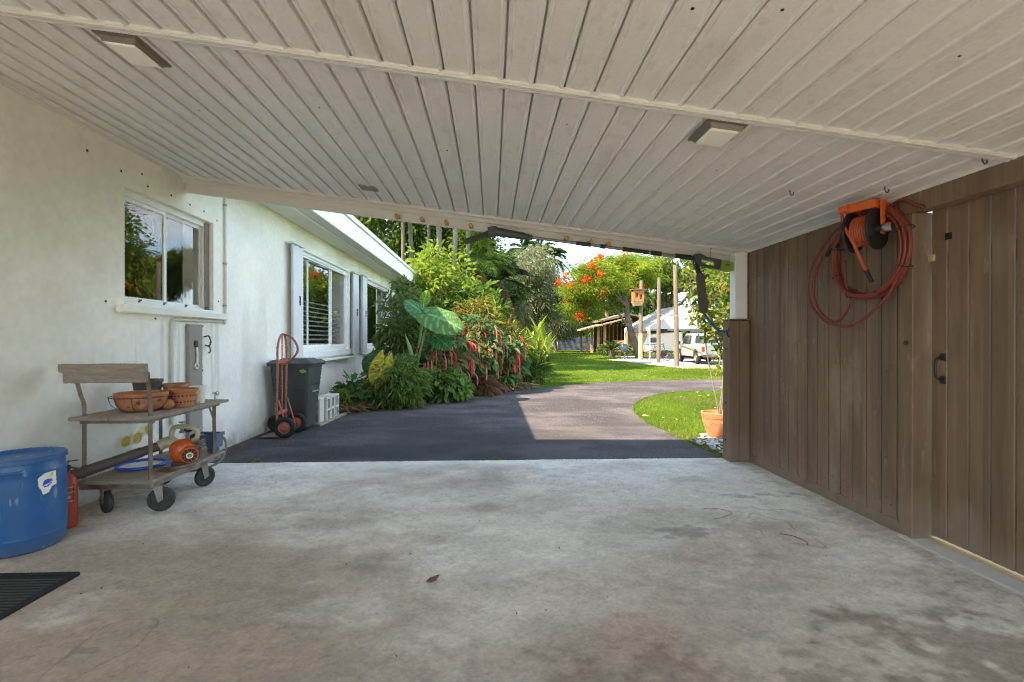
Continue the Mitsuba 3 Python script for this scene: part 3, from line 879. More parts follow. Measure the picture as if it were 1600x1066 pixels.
add('bowl', lathe(bowlprof(.178, .145), 48, (bx_, by_, bz_)), 'mat_terracotta', bw_, smooth=40)
for a, zz, s in ((-118, .085, .012), (-62, .08, .026), (-38, .095, .022), (-85, .05, .012), (-15, .09, .02)):
    rr = .178 * (.45 + .55 * math.sin(math.acos(1 - zz / .145))) + .001
    p = np.array([bx_ + rr * math.cos(math.radians(a)), by_ + rr * math.sin(math.radians(a)), bz_ + zz])
    n = np.array([math.cos(math.radians(a)), math.sin(math.radians(a)), -.35]); n /= np.linalg.norm(n)
    u = np.cross(n, [0, 0, 1]); u /= np.linalg.norm(u); w = np.cross(n, u)
    star = [p + n * .003 + (u * math.cos(t) + w * math.sin(t)) * s * (1 if i % 2 else .45) for i, t in enumerate(np.linspace(0, 2 * np.pi, 10, endpoint=False))]
    add('punched_star', trimesh.Trimesh([p + n * .003] + star, [(0, 1 + i, 1 + (i + 1) % 10) for i in range(10)], process=False), 'mat_rustbrown', bw_)
wbk = thing('wire_basket', 'thin scrolled wire basket holding the punched terracotta bowl', 'basket')
add('rim', torus(.205, .0032, 40, 6, 'z', (bx_, by_, bz_ + .118)), 'mat_darkmetal', wbk, smooth=True)
for i in range(10):
    a = i * math.pi / 5
    c, s = math.cos(a), math.sin(a)
    add('wire', tube(spline([(bx_ + c * .205, by_ + s * .205, bz_ + .118), (bx_ + c * .185, by_ + s * .185, bz_ + .055), (bx_ + c * .13, by_ + s * .13, bz_ + .012), (bx_ + c * .09, by_ + s * .09, bz_ + .004)], 4), .0025, 5), 'mat_darkmetal', wbk)
add('ring', torus(.092, .003, 24, 5, 'z', (bx_, by_, bz_ + .004)), 'mat_darkmetal', wbk)
add('dish', [lathe([(0, .905), (.10, .905), (.125, .945), (.118, .945), (.095, .912), (0, .912)], 36, (-2.87, 4.09, 0))], 'mat_charcoal', smooth=40, label='dark shallow dish set behind the terracotta bowl under the push board', category='dish')
labels['dish'] = labels.get('dish')
scene['dish'] = mikit.ply(moved(lathe([(0, .0), (.075, .0), (.105, .20), (.112, .205), (.112, .225), (.100, .225), (.07, .01), (0, .01)], 36), -2.93, 4.22, .737), 'mat_charcoal', smooth=40)
pp = thing('perforated_pot', 'terracotta orchid pot drilled with round holes on the cart shelf', 'pot')
px_, py_ = -2.605, 4.17
add('pot', lathe([(0, 0), (.075, 0), (.10, .125), (.112, .128), (.114, .15), (.104, .15), (.095, .12), (.07, .01), (0, .01)], 40, (px_, py_, .737)), 'mat_terracotta', pp, smooth=40)
for k in range(22):
    a, zz = -170 + (k % 11) * 17 + (8 if k >= 11 else 0), (.045 if k < 11 else .095)
    rr = .075 + .025 * zz / .125 + .0008
    p = np.array([px_ + rr * math.cos(math.radians(a)), py_ + rr * math.sin(math.radians(a)), .737 + zz])
    n = np.array([math.cos(math.radians(a)), math.sin(math.radians(a)), -.2])
    add('drain_hole', cyl(p - n * .004, p + n * .0006, .007, n=12), 'mat_dark', pp)
add('clay_pot', lathe([(0, 0), (.07, 0), (.098, .15), (.108, .152), (.108, .178), (.098, .178), (.065, .01), (0, .01)], 36, (-2.78, 4.36, .737)), 'mat_terracotta', smooth=40, label='plain terracotta pot whose rim shows just behind the drilled pot', category='pot')
add('clay_cup', lathe([(0, 0), (.05, 0), (.072, .15), (.064, .15), (.045, .01), (0, .01)], 32, (-2.62, 4.40, .737)), 'mat_stucco', smooth=40, label='pale worn clay cup at the right of the shelf pots', category='cup')
add('clay_ball', moved(trimesh.creation.icosphere(3, .042), -2.615, 4.0, .779), 'mat_terracotta', smooth=True, label='small smooth terracotta ball tucked beside the punched bowl', category='ball')
add('key_wrench', [tube(spline([(-2.60, 4.585, .80), (-2.575, 4.585, .805), (-2.555, 4.585, .79)], 4), .006, 6), cyl((-2.575, 4.585, .735), (-2.575, 4.585, .80), .005), torus(.016, .004, 12, 5, 'y', (-2.553, 4.585, .80))], 'mat_galv', label='little iron key wrench standing at the far end of the shelf', category='wrench')

# the leaf blower on the deck
bl = thing('leaf_blower', 'orange hand held leaf blower with long black tube lying on the cart deck', 'leaf blower')
B = np.array([-2.515, 4.05, .395])
ell = trimesh.creation.icosphere(4, 1.0)
v = ell.vertices.copy()
v = np.sign(v) * np.abs(v) ** .8
ell.vertices = v * np.array([.108, .098, .092])
ell = rot(ell, (0, 0, 1), 25)
add('engine_cover', moved(ell, *B), 'mat_orange', bl, smooth=True)
ax = np.array([.55, -.80, -.12]); ax /= np.linalg.norm(ax)
cc = B + ax * .075 + np.array([.03, 0, -.01])
add('recoil_housing', cyl(cc - ax * .02, cc + ax * .035, .068, .062, 28), 'mat_orange', bl, smooth=40)
add('recoil_grille', cyl(cc + ax * .0355, cc + ax * .039, .054, .050, 28), 'mat_blackplastic', bl, smooth=40)
for k in range(10):
    a = k * math.pi / 5
    u = np.cross(ax, [0, 0, 1]); u /= np.linalg.norm(u); w = np.cross(ax, u)
    d = u * math.cos(a) + w * math.sin(a)
    add('grille_bar', cyl(cc + ax * .040 + d * .028, cc + ax * .040 + d * .05, .003, n=6), 'mat_orange', bl)
add('badge', cyl(cc + ax * .0395, cc + ax * .043, .025, n=24), 'mat_labelwhite', bl)
add('badge_print', cyl(cc + ax * .0432, cc + ax * .0440, .017, n=20), 'mat_lime', bl)
add('handle', tube(spline([B + (-.085, -.01, .05), B + (-.10, -.01, .13), B + (-.08, -.01, .185), B + (-.02, -.01, .195), B + (.06, -.01, .185), B + (.105, -.01, .15), B + (.10, -.01, .10), B + (.06, .0, .075)], 5), [.019] * 36, 10), 'mat_beige', bl, smooth=True)
add('trigger', tube(spline([B + (.0, -.01, .17), B + (.03, -.01, .155), B + (.06, -.01, .165)], 4), .009, 8), 'mat_blackplastic', bl)
add('fuel_tank', moved(box(-.09, .07, -.05, .06, -.133, -.085, .012), *B), 'mat_charcoal', bl)
add('muffler', moved(box(.075, .15, -.03, .06, -.06, .02, .01), *B), 'mat_rust', bl)
for k in range(5):
    add('cooling_fin', moved(box(.078, .14, -.045, .05, .03 + k * .012, .034 + k * .012), *B), 'mat_galv', bl)
add('air_filter', moved(box(.03, .12, .0, .08, .05, .125, .014), *B), 'mat_blackplastic', bl)
tb = np.array([-2.63, 4.03, .46]); te = np.array([-3.035, 3.60, .315])
d = te - tb
add('elbow', tube(spline([B + (-.06, .0, .02), tb + (.01, 0, .01), tb + d * .12], 5), [.05, .049, .048, .047, .046, .045, .045, .044, .044, .043, .043], 16), 'mat_beige', bl, smooth=40)
add('tube', tube([tb + d * .10, tb + d * .30, tb + d * .305, tb + d * .45, tb + d * .455, tb + d * .99, tb + d * 1.0], [.036, .036, .040, .040, .037, .041, .034], 24), 'mat_charcoal', bl, smooth=30)
add('strap_base', [box(-2.62, -2.50, 3.86, 3.92, .265, .282, .004)], 'mat_rustbrown', bl)
add('foot', moved(tube(spline([(-.08, -.14, -.115), (0, -.17, -.105), (.09, -.13, -.10), (.12, -.06, -.09)], 4), .013, 8), *B), 'mat_rust', bl)

pl = thing('blue_dish', 'shallow bright blue plastic dish lying on the cart deck', 'dish')
add('rim', torus(.165, .013, 40, 10, 'z', (-2.865, 4.06, .278)), 'mat_plateblue', pl, smooth=True)
add('base', lathe([(0, .266), (.158, .266), (.158, .272), (0, .272)], 40, (-2.865, 4.06, 0)), 'mat_cream', pl)
tr = thing('plastic_tub', 'small blue grey plastic tub behind the leaf blower at the cart end', 'tub')
add('tub', [from_manifold(to_manifold(box(-2.74, -2.53, 4.52, 4.64, .30, .43, .008)) - to_manifold(box(-2.73, -2.54, 4.53, 4.63, .31, .45)))], 'mat_traybluegrey', tr)
add('lip', [box(-2.75, -2.52, 4.51, 4.519, .405, .432), box(-2.75, -2.52, 4.641, 4.65, .405, .432), box(-2.75, -2.741, 4.519, 4.641, .405, .432), box(-2.529, -2.52, 4.519, 4.641, .405, .432)], 'mat_traybluegrey', tr)
add('foot', box(-2.72, -2.55, 4.53, 4.61, .264, .2995), 'mat_traybluegrey', tr)
add('card_box', rot(box(-2.80, -2.66, 4.42, 4.55, .47, .49, .003), (0, 1, 0), -8, (-2.73, 4.5, .48)), 'mat_greyplastic', tr)
gg = thing('goggles', 'clear yellow tinted round goggles hanging low on the wall behind the cart', 'goggles')
for (y, z) in ((4.30, .415), (4.44, .42), (4.58, .475)):
    add('rim', torus(.046, .0045, 24, 6, 'x', (-3.17, y, z)), 'mat_yellow', gg)
    add('lens', moved(rot(trimesh.creation.cylinder(.044, .002, sections=24), (0, 1, 0), 90), -3.17, y, z), 'mat_lens', gg)
add('bridge', tube([(-3.17, 4.26, .415), (-3.17, 4.35, .43), (-3.17, 4.5, .44)], .004, 6), 'mat_yellow', gg)
add('hanger', cyl((XL, 4.50, .445), (-3.165, 4.50, .445), .004), 'mat_galv', gg)

# rubber mat
mt = sg.box(-3.12, 1.62, -2.27, 2.765).buffer(-.03).buffer(.03)
m_ = thing('floor_mat', 'black ribbed rubber mat on the concrete at the lower left', 'mat')
add('sheet', prism(mt, .006, .001), 'mat_blackrubber', m_)
add('border', prism(mt.difference(mt.buffer(-.03)), .010, .0012), 'mat_blackrubber', m_)
for k in range(36):
    y = 1.68 + k * .0285
    if y > 2.72: break
    add('rib', box(-3.08, -2.31, y, y + .013, .007, .0105), 'mat_rubber', m_)

# wheelie bin, hand truck, blocks
bn = thing('wheelie_bin', 'dark grey wheeled refuse bin against the house wall', 'bin')
X0, X1, Y0, Y1 = -3.13, -2.56, 6.86, 7.46


def loftbox(b, t, z0, z1, r=.05):
    def ring(x0, x1, y0, y1, z):
        p = sg.box(x0, y0, x1, y1).buffer(-r).buffer(r, quad_segs=4)
        return [(q[0], q[1], z) for q in list(p.exterior.coords)[:-1]]
    return hull(ring(*b, z0) + ring(*t, z1))


body = to_manifold(loftbox((-3.06, -2.64, 6.98, 7.36), (X0 + .01, X1 - .01, Y0 + .01, Y1 - .01), .05, .94))
body -= to_manifold(box(-2.61, -2.4, 7.02, 7.28, .18, .66, .02))
body -= to_manifold(box(-2.98, -2.72, 6.7, 6.905, .60, .88, .02)) if False else to_manifold(box(-2.9, -2.89, 6.5, 6.6, .6, .61))
add('body', from_manifold(body), 'mat_binplastic', bn, smooth=30)
add('rim', loftbox((X0 - .02, X1 + .02, Y0 - .02, Y1 + .02), (X0 - .025, X1 + .025, Y0 - .025, Y1 + .025), .925, .962), 'mat_binplastic', bn, smooth=30)
add('lid', [loftbox((X0 - .035, X1 + .05, Y0 - .035, Y1 + .035), (X0 + .02, X1 - .02, Y0 + .02, Y1 - .02), .964, 1.01), loftbox((X0 + .1, X1 - .06, Y0 + .1, Y1 - .1), (X0 + .12, X1 - .08, Y0 + .12, Y1 - .12), 1.011, 1.03)], 'mat_binplastic', bn, smooth=30)
add('grab_bar', cyl((-2.585, 7.03, .55), (-2.585, 7.27, .55), .012), 'mat_galv', bn)
for y in (6.93, 7.40):
    w = torus(.085, .032, 32, 10, 'y', (-3.05, y, .117))
    add('wheel', [w, cyl((-3.05, y - .02, .117), (-3.05, y + .02, .117), .07)], 'mat_blackrubber', bn, smooth=40)
lf = []
for a in (20, 75, 140, 200, 260, 320):
    c, s = math.cos(math.radians(a)), math.sin(math.radians(a))
    q = np.array([(0, 0), (.028, .012), (.05, 0), (.028, -.012)])
    lf.append(sg.Polygon([(-2.655 + .012 * c + u * c - v * s, .855 + .6 * (.012 * s + u * s + v * c)) for u, v in q]))
import shapely
em = shapely.union_all(lf)
em = prism_y(em if em.geom_type == 'Polygon' else shapely.convex_hull(em).buffer(-.008), 6.0, 6.001)
v = em.vertices.copy(); v[:, 1] = 6.98 - (6.98 - 6.87) * (v[:, 2] - .05) / .89 - .004 + (v[:, 1] - 6.0); em.vertices = v
add('leaf_emblem', em, 'mat_lime', bn)
add('body_rib', box(-2.86, -2.70, 6.888, 6.905, .60, .612, .003), 'mat_binplastic', bn)

ht = thing('hand_truck', 'rusty red hand truck leaning in front of the wheelie bin', 'hand truck')
hx, ya, yb_ = -2.84, 6.50, 6.78
ym = (ya + yb_) / 2
add('frame', tube(spline([(hx - .01, ya, .03), (hx - .008, ya, .5), (hx, ya, .95), (hx, ya, 1.16), (hx + .005, ya + .03, 1.29), (hx + .01, ya + .09, 1.36), (hx + .01, ym, 1.375), (hx + .01, yb_ - .09, 1.36), (hx + .005, yb_ - .03, 1.29), (hx, yb_, 1.16), (hx, yb_, .95), (hx - .008, yb_, .5), (hx - .01, yb_, .03)], 5), .0145, 10), 'mat_redrust', ht, smooth=True)
add('centre_bar', tube([(hx, ym, .35), (hx, ym, 1.36)], .009, 8), 'mat_redrust', ht)
for z in (.30, .98):
    add('cross_bar', box(hx - .012, hx + .012, ya - .012, yb_ + .012, z, z + .045, .003), 'mat_redrust', ht)
add('loop_handle', tube(spline([(hx + .01, ym, 1.375), (hx + .12, ym - .01, 1.34), (hx + .20, ym - .02, 1.24), (hx + .215, ym - .02, 1.15), (hx + .16, ym - .02, 1.06), (hx + .07, ym - .02, .99), (hx + .0, ym - .02, .955)], 5), .0145, 10), 'mat_redrust', ht, smooth=True)
add('toe_plate', box(hx - .20, hx + .02, ya - .03, yb_ + .03, .008, .018, .002), 'mat_galv', ht)
for y, s in ((ya - .05, -1), (yb_ + .05, 1)):
    w = add('wheel', [torus(.108, .034, 40, 12, 'y', (hx + .115, y, .142))], 'mat_blackrubber', ht, smooth=True)
    add('rim', lathe([(0, -.02), (.03, -.028), (.045, -.02), (.07, -.012), (.085, -.022), (.085, .022), (.07, .012), (.045, .02), (.03, .028), (0, .02)], 32).apply_transform(trimesh.transformations.rotation_matrix(math.pi / 2, (1, 0, 0))).apply_translation((hx + .115, y, .142)), 'mat_redrust', w, smooth=40)
add('axle', cyl((hx + .115, ya - .09, .142), (hx + .115, yb_ + .09, .142), .011), 'mat_rust', ht)
for y in (ya, yb_):
    add('strut', tube([(hx + .01, y, .50 if y == ya else .50), (hx + .115, y, .142)], .010, 8), 'mat_redrust', ht)
    add('strut', tube([(hx - .005, y, .10), (hx + .115, y, .142)], .010, 8), 'mat_redrust', ht)


def block(x0, x1, y0, y1, z0, h, axis):
    m = to_manifold(box(x0, x1, y0, y1, z0, z0 + h, .004))
    for k in range(2):
        za, zb = z0 + .032 + k * (h - .032) / 2, z0 + (k + 1) * (h - .032) / 2 + .0
        if axis == 'y':
            m -= to_manifold(hull([(x, y, z) for x in (x0 + .032, x1 - .032) for y in (y0 - .01, y1 + .01) for z in (za, zb)]))
        else:
            m -= to_manifold(hull([(x, y, z) for x in (x0 - .01, x1 + .01) for y in (y0 + .034, y1 - .034) for z in (za, zb)]))
    return from_manifold(m)


bz = .0
specs = [(-2.83, -2.64, 7.50, 7.69, .395, 'y', 'grey concrete block with two open cells toward the viewer, nearest the bin'),
         (-2.80, -2.60, 7.705, 7.885, .392, 'x', 'grey concrete block standing on end, second from the bin'),
         (-2.80, -2.595, 7.90, 8.08, .40, 'x', 'grey concrete block standing on end, third from the bin'),
         (-2.79, -2.59, 8.10, 8.28, .40, 'x', 'grey concrete block standing on end, farthest from the bin')]
for x0, x1, y0, y1, h, ax_, lab in specs:
    add('cinder_block', block(x0, x1, y0, y1, bz - .01, h, ax_), 'mat_block', label=lab, category='concrete block', group='concrete blocks lined up by the house')
add('timber_batten', rot(box(-2.60, -2.56, 7.35, 8.6, -.01, .03, .004), (0, 0, 1), -2, (-2.58, 7.9, 0)), 'mat_greywood', label='thin grey batten on the asphalt along the concrete blocks', category='batten')

# leaf on the floor and twigs
r3 = np.random.default_rng(8)
L = np.array([(-.028, 0, 0), (-.012, .013, .008), (.012, .012, .012), (.030, 0, .022), (.010, -.012, .004), (-.012, -.011, .0)])
lm = trimesh.Trimesh(L, [(0, 1, 5), (1, 2, 4), (1, 4, 5), (2, 3, 4)], process=False)
add('dry_leaf', moved(rot(lm, (0, 0, 1), 20).apply_scale(1.35), -.315, 2.59, .006), 'mat_rustbrown', label='single curled dry leaf on the middle of the concrete floor', category='leaf')
add('twig', tube(spline([(1.62, 3.62, .004), (1.75, 3.60, .004), (1.80, 3.52, .004), (1.70, 3.44, .004), (1.6, 3.40, .004)], 4), .0016, 5), 'mat_rustbrown', label='thin curved dark twig on the floor before the brown wall', category='twig')
add('twig', tube(spline([(1.92, 3.13, .004), (1.99, 3.08, .004), (2.02, 3.0, .004), (1.99, 2.94, .004)], 4), .0022, 5), 'mat_rustbrown', label='short bent dark twig nearer the viewer than the curved one', category='twig')
add('floor_grit', [hull(r3.normal(size=(7, 3)) * .003 + np.array([r3.uniform(-2.4, 2.5), r3.uniform(1.9, 5.1), .0025])) for _ in range(80)], 'mat_rustbrown', kind='stuff', label='scattered dark grit on the concrete floor', category='grit')

# ------------------------------------------------------------------ hose reel and hose on the brown wall
_add = add


def add(name, mesh, *a, **k):          # the reel is swung 25 degrees out on its pivot
    mesh = cat(*mesh) if isinstance(mesh, list) else mesh
    mesh = mesh.copy(); mesh.apply_translation((-2.75, -3.27, -2.24)); mesh.apply_scale(.80); mesh.apply_translation((2.75, 3.27, 2.24))
    return _add(name, rot(mesh, (0, 0, 1), 25, (2.72, 3.27, 0)), *a, **k)


hr = thing('hose_reel', 'orange spring hose reel with black drum sides on the brown wall', 'hose reel')
R0 = np.array([2.50, 3.27, 2.00])
add('wall_mount', [box(2.42, 2.735, 3.37, 3.385, 2.17, 2.235, .003), box(2.42, 2.735, 3.155, 3.17, 2.17, 2.235, .003), box(2.41, 2.425, 3.155, 3.385, 2.165, 2.24, .003)], 'mat_orange', hr)
for s, y in ((-1, 3.135), (1, 3.405)):
    add('side_arm', hull([(R0[0] - .03, y - .008, 2.235), (R0[0] + .03, y - .008, 2.235), (R0[0] - .03, y + .008, 2.235), (R0[0] + .03, y + .008, 2.235), (R0[0] - .02, y - .008, 1.95), (R0[0] + .03, y - .008, 1.95), (R0[0] - .02, y + .008, 1.95), (R0[0] + .03, y + .008, 1.95)]), 'mat_orange', hr)
    add('drum_disc', lathe([(0, -.005), (.16, -.005), (.172, -.010), (.175, 0), (.172, .010), (.16, .005), (0, .005)], 48).apply_transform(trimesh.transformations.rotation_matrix(math.pi / 2, (1, 0, 0))).apply_translation((R0[0], 3.27 + s * .09, R0[2])), 'mat_blackplastic', hr, smooth=40)
add('hub', cyl((R0[0], 3.10, R0[2]), (R0[0], 3.44, R0[2]), .035, n=20), 'mat_darkmetal', hr, smooth=40)
add('swivel', [cyl((R0[0], 3.06, R0[2]), (R0[0], 3.125, R0[2]), .042, n=20), cyl((R0[0], 3.08, R0[2]), (R0[0] + .12, 3.08, R0[2] - .03), .016)], 'mat_chrome', hr, smooth=40)
turn = []
for layer, rad in ((0, .085), (1, .105), (2, .122)):
    n = 7
    for k in range(n * 24):
        a = k / 24 * 2 * math.pi
        f = k / (n * 24)
        y = 3.205 + .13 * (f if layer % 2 == 0 else 1 - f)
        turn.append((R0[0] + rad * math.cos(a), y, R0[2] + rad * math.sin(a)))
add('hose_winding', tube(turn, .0105, 6), 'mat_orangehose', hr, smooth=True)
add('hose_tail', tube(spline([(2.40, 3.40, 2.16), (2.37, 3.37, 2.05), (2.39, 3.30, 1.88), (2.44, 3.27, 1.74), (2.50, 3.26, 1.66)], 6), .0135, 10), 'mat_orangehose', hr, smooth=True)
add('hose_end', tube([(2.50, 3.26, 1.665), (2.57, 3.25, 1.565)], [.018, .016], 12), 'mat_blackplastic', hr)
add('guide_roller', cyl((2.40, 3.34, 2.20), (2.40, 3.42, 2.20), .03, n=16), 'mat_orange', hr)

_add('wall_plate', box(2.70, 2.748, 3.19, 3.36, 2.10, 2.24, .004), 'mat_orange', hr)
add = _add
ah = thing('air_hose', 'dull red air hose hanging in a tied coil under the hose reel', 'hose')
r4 = np.random.default_rng(4)
P = []
for k in range(9 * 30):
    a = -k / 30 * 2 * math.pi + .6
    lp = k // 30
    ry, rz = .262 + .010 * math.sin(lp * 2.1 + a * .5) + .026 * ((lp * 37) % 5) / 5, .300 + .010 * math.cos(lp * 1.7 + a * .7) + .026 * ((lp * 53) % 5) / 5
    P.append((2.672 + .034 * (((lp * 29) % 7) / 7 - .5) * 2 + .004 * math.sin(a * 2 + lp), 3.29 + ry * 1.2 * math.cos(a), 1.915 + rz * math.sin(a) + .006 * math.sin(a * 3 + lp)))
add('coil', tube(P, .0095, 7), 'mat_redhose', ah, smooth=True)
add('loop', tube(spline([(2.66, 3.42, 2.18), (2.65, 3.62, 2.13), (2.65, 3.76, 2.02), (2.64, 3.88, 1.86), (2.64, 3.90, 1.70), (2.64, 3.84, 1.56), (2.64, 3.70, 1.45), (2.64, 3.52, 1.40), (2.64, 3.38, 1.415), (2.645, 3.22, 1.50), (2.65, 3.10, 1.60), (2.66, 3.02, 1.74)], 6), .0095, 8), 'mat_redhose', ah, smooth=True)
add('loop', tube(spline([(2.67, 3.50, 2.14), (2.66, 3.66, 2.04), (2.66, 3.80, 1.90), (2.66, 3.865, 1.74), (2.66, 3.82, 1.58), (2.66, 3.72, 1.48), (2.66, 3.60, 1.44), (2.66, 3.50, 1.50), (2.66, 3.465, 1.60), (2.66, 3.50, 1.74), (2.67, 3.52, 1.9)], 6), .0095, 8), 'mat_redhose', ah, smooth=True)
add('loop', tube(spline([(2.69, 3.15, 2.20), (2.70, 3.05, 2.22), (2.70, 2.95, 2.16), (2.71, 2.90, 2.13)], 6), .0095, 8), 'mat_redhose', ah, smooth=True)
for a in (15, 55, 110, 160, 205, 250, 300, 335):
    c, s = math.cos(math.radians(a)), math.sin(math.radians(a))
    p = np.array([2.672, 3.29 + .325 * c, 1.915 + .315 * s])
    rad = np.array([0, c, s]); xx = np.array([1, 0, 0])
    ring = [p + rad * .034 * math.cos(t) + xx * .048 * math.sin(t) for t in np.linspace(0, 2 * np.pi, 13)[:-1]]
    add('cable_tie', tube(ring, .0035, 5, closed=True), 'mat_blackplastic', ah)
add('fitting', tube(spline([(2.65, 3.56, 2.02), (2.65, 3.64, 2.0), (2.66, 3.70, 1.97)], 4), .014, 8), 'mat_blackplastic', ah)
add('hook', tube(spline([(2.748, 3.24, 2.26), (2.70, 3.24, 2.255), (2.65, 3.24, 2.25), (2.62, 3.24, 2.28)], 4), .006), 'mat_darkmetal', ah)

# ------------------------------------------------------------------ pole saw hanging along the roof edge
ps = thing('pole_saw', 'long cordless pole saw with lime green battery end hung along the roof edge', 'pole saw')
yy = 5.085


def Q(x, z): return np.array([x * 1.027, yy, 1.3 + (z - 1.3) * 1.027])


bar = prism_y(sg.LineString([(Q(-.25, 2.313)[0], Q(-.25, 2.313)[2]), (Q(.0, 2.405)[0], Q(0, 2.405)[2])]).buffer(.030), yy - .006, yy + .006)
add('saw_bar', bar, 'mat_blackplastic', ps)
dd = (Q(.0, 2.405) - Q(-.25, 2.313)); dd /= np.linalg.norm(dd); nn = np.array([-dd[2], 0, dd[0]])
for k in range(11):
    p = Q(-.22, 2.324) + dd * k * .022 - nn * .030
    add('saw_tooth', hull([p + dd * .0 + (0, -.003, 0), p + dd * .016 + (0, -.003, 0), p - nn * .014 + (0, -.002, 0), p + (0, .003, 0), p + dd * .016 + (0, .003, 0), p - nn * .014 + (0, .002, 0)]), 'mat_darkmetal', ps)
a0, a1 = Q(.0, 2.418), Q(.42, 2.356)
add('motor_head', [hull(list((a0 + q) for q in ((-.035, -.03, -.055), (-.035, .03, -.055), (-.04, -.03, .035), (-.04, .03, .035), (.05, -.035, .05), (.05, .035, .05), (.07, -.035, -.05), (.07, .035, -.05)))), tube([a0 + (.03, 0, 0), a0 + (a1 - a0) * .3, a0 + (a1 - a0) * .75, a1], [.048, .044, .038, .026], 14)], 'mat_darkgrey', ps, smooth=35)
add('guard', tube(spline([a0 + (-.03, 0, -.06), a0 + (.0, 0, -.085), a0 + (.04, 0, -.06)], 4), .008), 'mat_darkgrey', ps)
b1 = Q(2.11, 2.157)
add('shaft', tube([a1, b1], .0155, 14), 'mat_galv', ps, smooth=True)
for t0, t1, rr in ((.27, .36, .021), (.42, .45, .023), (.56, .72, .022), (.735, .80, .024), (.89, 1.0, .026)):
    add('grip_sleeve', tube([a1 + (b1 - a1) * t0, a1 + (b1 - a1) * t1], rr, 14), 'mat_blackplastic', ps, smooth=40)
# rear handle: D-shaped grip and battery
c0, c1 = Q(2.15, 2.142), Q(2.56, 2.075)
e = (c1 - c0) / np.linalg.norm(c1 - c0); up = np.array([-e[2], 0, e[0]])
grip = sg.Polygon([(-.03, .045), (.02, .06), (.06, .05), (.10, .034), (.24, .034), (.26, .03), (.26, -.062), (.10, -.066), (.04, -.055), (.0, -.03), (-.03, .0)]).buffer(.006)
grip = grip.difference(sg.Polygon([(.052, .020), (.10, .008), (.19, .008), (.205, -.01), (.19, -.035), (.09, -.04), (.05, -.02)]).buffer(.006))
gm = prism(grip, .05, -.025)
gv = gm.vertices.copy()
gm.vertices = c0 + gv[:, :1] * e + gv[:, 1:2] * up + gv[:, 2:] * np.array([0, 1, 0])
add('rear_grip', gm, 'mat_darkgrey', ps)
bt = [(.262, .036), (.40, .030), (.415, .01), (.415, -.045), (.36, -.078), (.262, -.066)]
bm = prism(sg.Polygon(bt).buffer(-.006).buffer(.006), .07, -.035); bv = bm.vertices.copy()
bm.vertices = c0 + bv[:, :1] * e + bv[:, 1:2] * up + bv[:, 2:] * np.array([0, 1, 0])
bk = add('battery', bm, 'mat_lime', ps)
lo = cat(prism([(.305, -.012), (.32, .004), (.33, -.010), (.345, .004), (.352, -.001), (.332, -.022), (.322, -.008), (.312, -.022)], .002, -.038))
lv = lo.vertices.copy(); lo.vertices = c0 + lv[:, :1] * e + lv[:, 1:2] * up + lv[:, 2:] * np.array([0, 1, 0])
add('emblem', lo, 'mat_dark', bk)
add('hanging_cord', tube([c0 + e * .15 + up * .04, c0 + e * .15 + (0, 0, .15)], .0035, 5), 'mat_rustbrown', ps)
sp = c0 + e * (-.01)
add('strap', hull([sp + (-.018, -.003, .0), sp + (.025, -.003, .0), sp + (-.018, .003, .0), sp + (.025, .003, .0), sp + (.022, -.003, -.17), sp + (.062, -.003, -.17), sp + (.022, .003, -.17), sp + (.062, .003, -.17)]), 'mat_blackplastic', ps)
add('strap_pad', moved(rot(prism_y(sg.box(-.045, -.43, .045, 0).buffer(-.03).buffer(.03), -.012, .012), (0, 1, 0), -5.5), *(sp + (.046, 0, -.15))), 'mat_charcoal', ps)
add('webbing', tube(spline([sp + (-.03, 0, 0), sp + (-.02, 0, -.06), sp + (.0, 0, -.12), sp + (.02, 0, -.17)], 4), .006, 6), 'mat_blackplastic', ps)
rp = sp + (.085, 0, -.565)
add('rope', tube(spline([rp, rp + (.06, -.02, -.11), rp + (.14, -.05, -.20), rp + (.22, -.08, -.215), (2.50, 4.985, 1.35)], 6), .011, 8), 'mat_ropeblue', label='blue rope tying the pole saw strap to the box post', category='rope', smooth=True)
# ------------------------------------------------------------------ foliage builders
def unit(v):
    return v / np.maximum(np.linalg.norm(v, axis=-1, keepdims=True), 1e-9)


def leaf_mesh(pos, d, n, L, W, col, droop=0.25, fold=0.2, fine=False):
    """one leaf per row: base position, long axis, normal, length, width, colour"""
    pos, d, n = np.asarray(pos, float), unit(np.asarray(d, float)), np.asarray(n, float)
    N = len(pos)
    L = np.broadcast_to(L, (N,))[:, None]; W = np.broadcast_to(W, (N,))[:, None]
    s = unit(np.cross(d, n)); n = np.cross(s, d)
    down = np.array([0, 0, -1.0])
    if not fine:
        V = np.stack([pos, pos + d * L * .45 + s * W * .5 + n * L * fold * .2, pos + d * L + down * L * droop, pos + d * L * .45 - s * W * .5 + n * L * fold * .2], 1)
        F = np.array([(0, 1, 2), (0, 2, 3)])
        k = 4
    else:
        def row(t, w):
            c = pos + d * L * t + down * L * droop * t * t
            return c + s * W * w + n * W * fold * w, c, c - s * W * w + n * W * fold * w
        r1, r2 = row(.28, .46), row(.66, .40)
        V = np.stack([pos, *r1, *r2, pos + d * L + down * L * droop], 1)
        F = np.array([(0, 1, 2), (0, 2, 3), (1, 4, 5), (1, 5, 2), (2, 5, 6), (2, 6, 3), (4, 7, 5), (5, 7, 6)])
        k = 8
    C = np.repeat(np.asarray(col, float), k, 0)
    faces = (F[None] + (np.arange(N) * k)[:, None, None]).reshape(-1, 3)
    return trimesh.Trimesh(V.reshape(-1, 3), faces, process=False), C


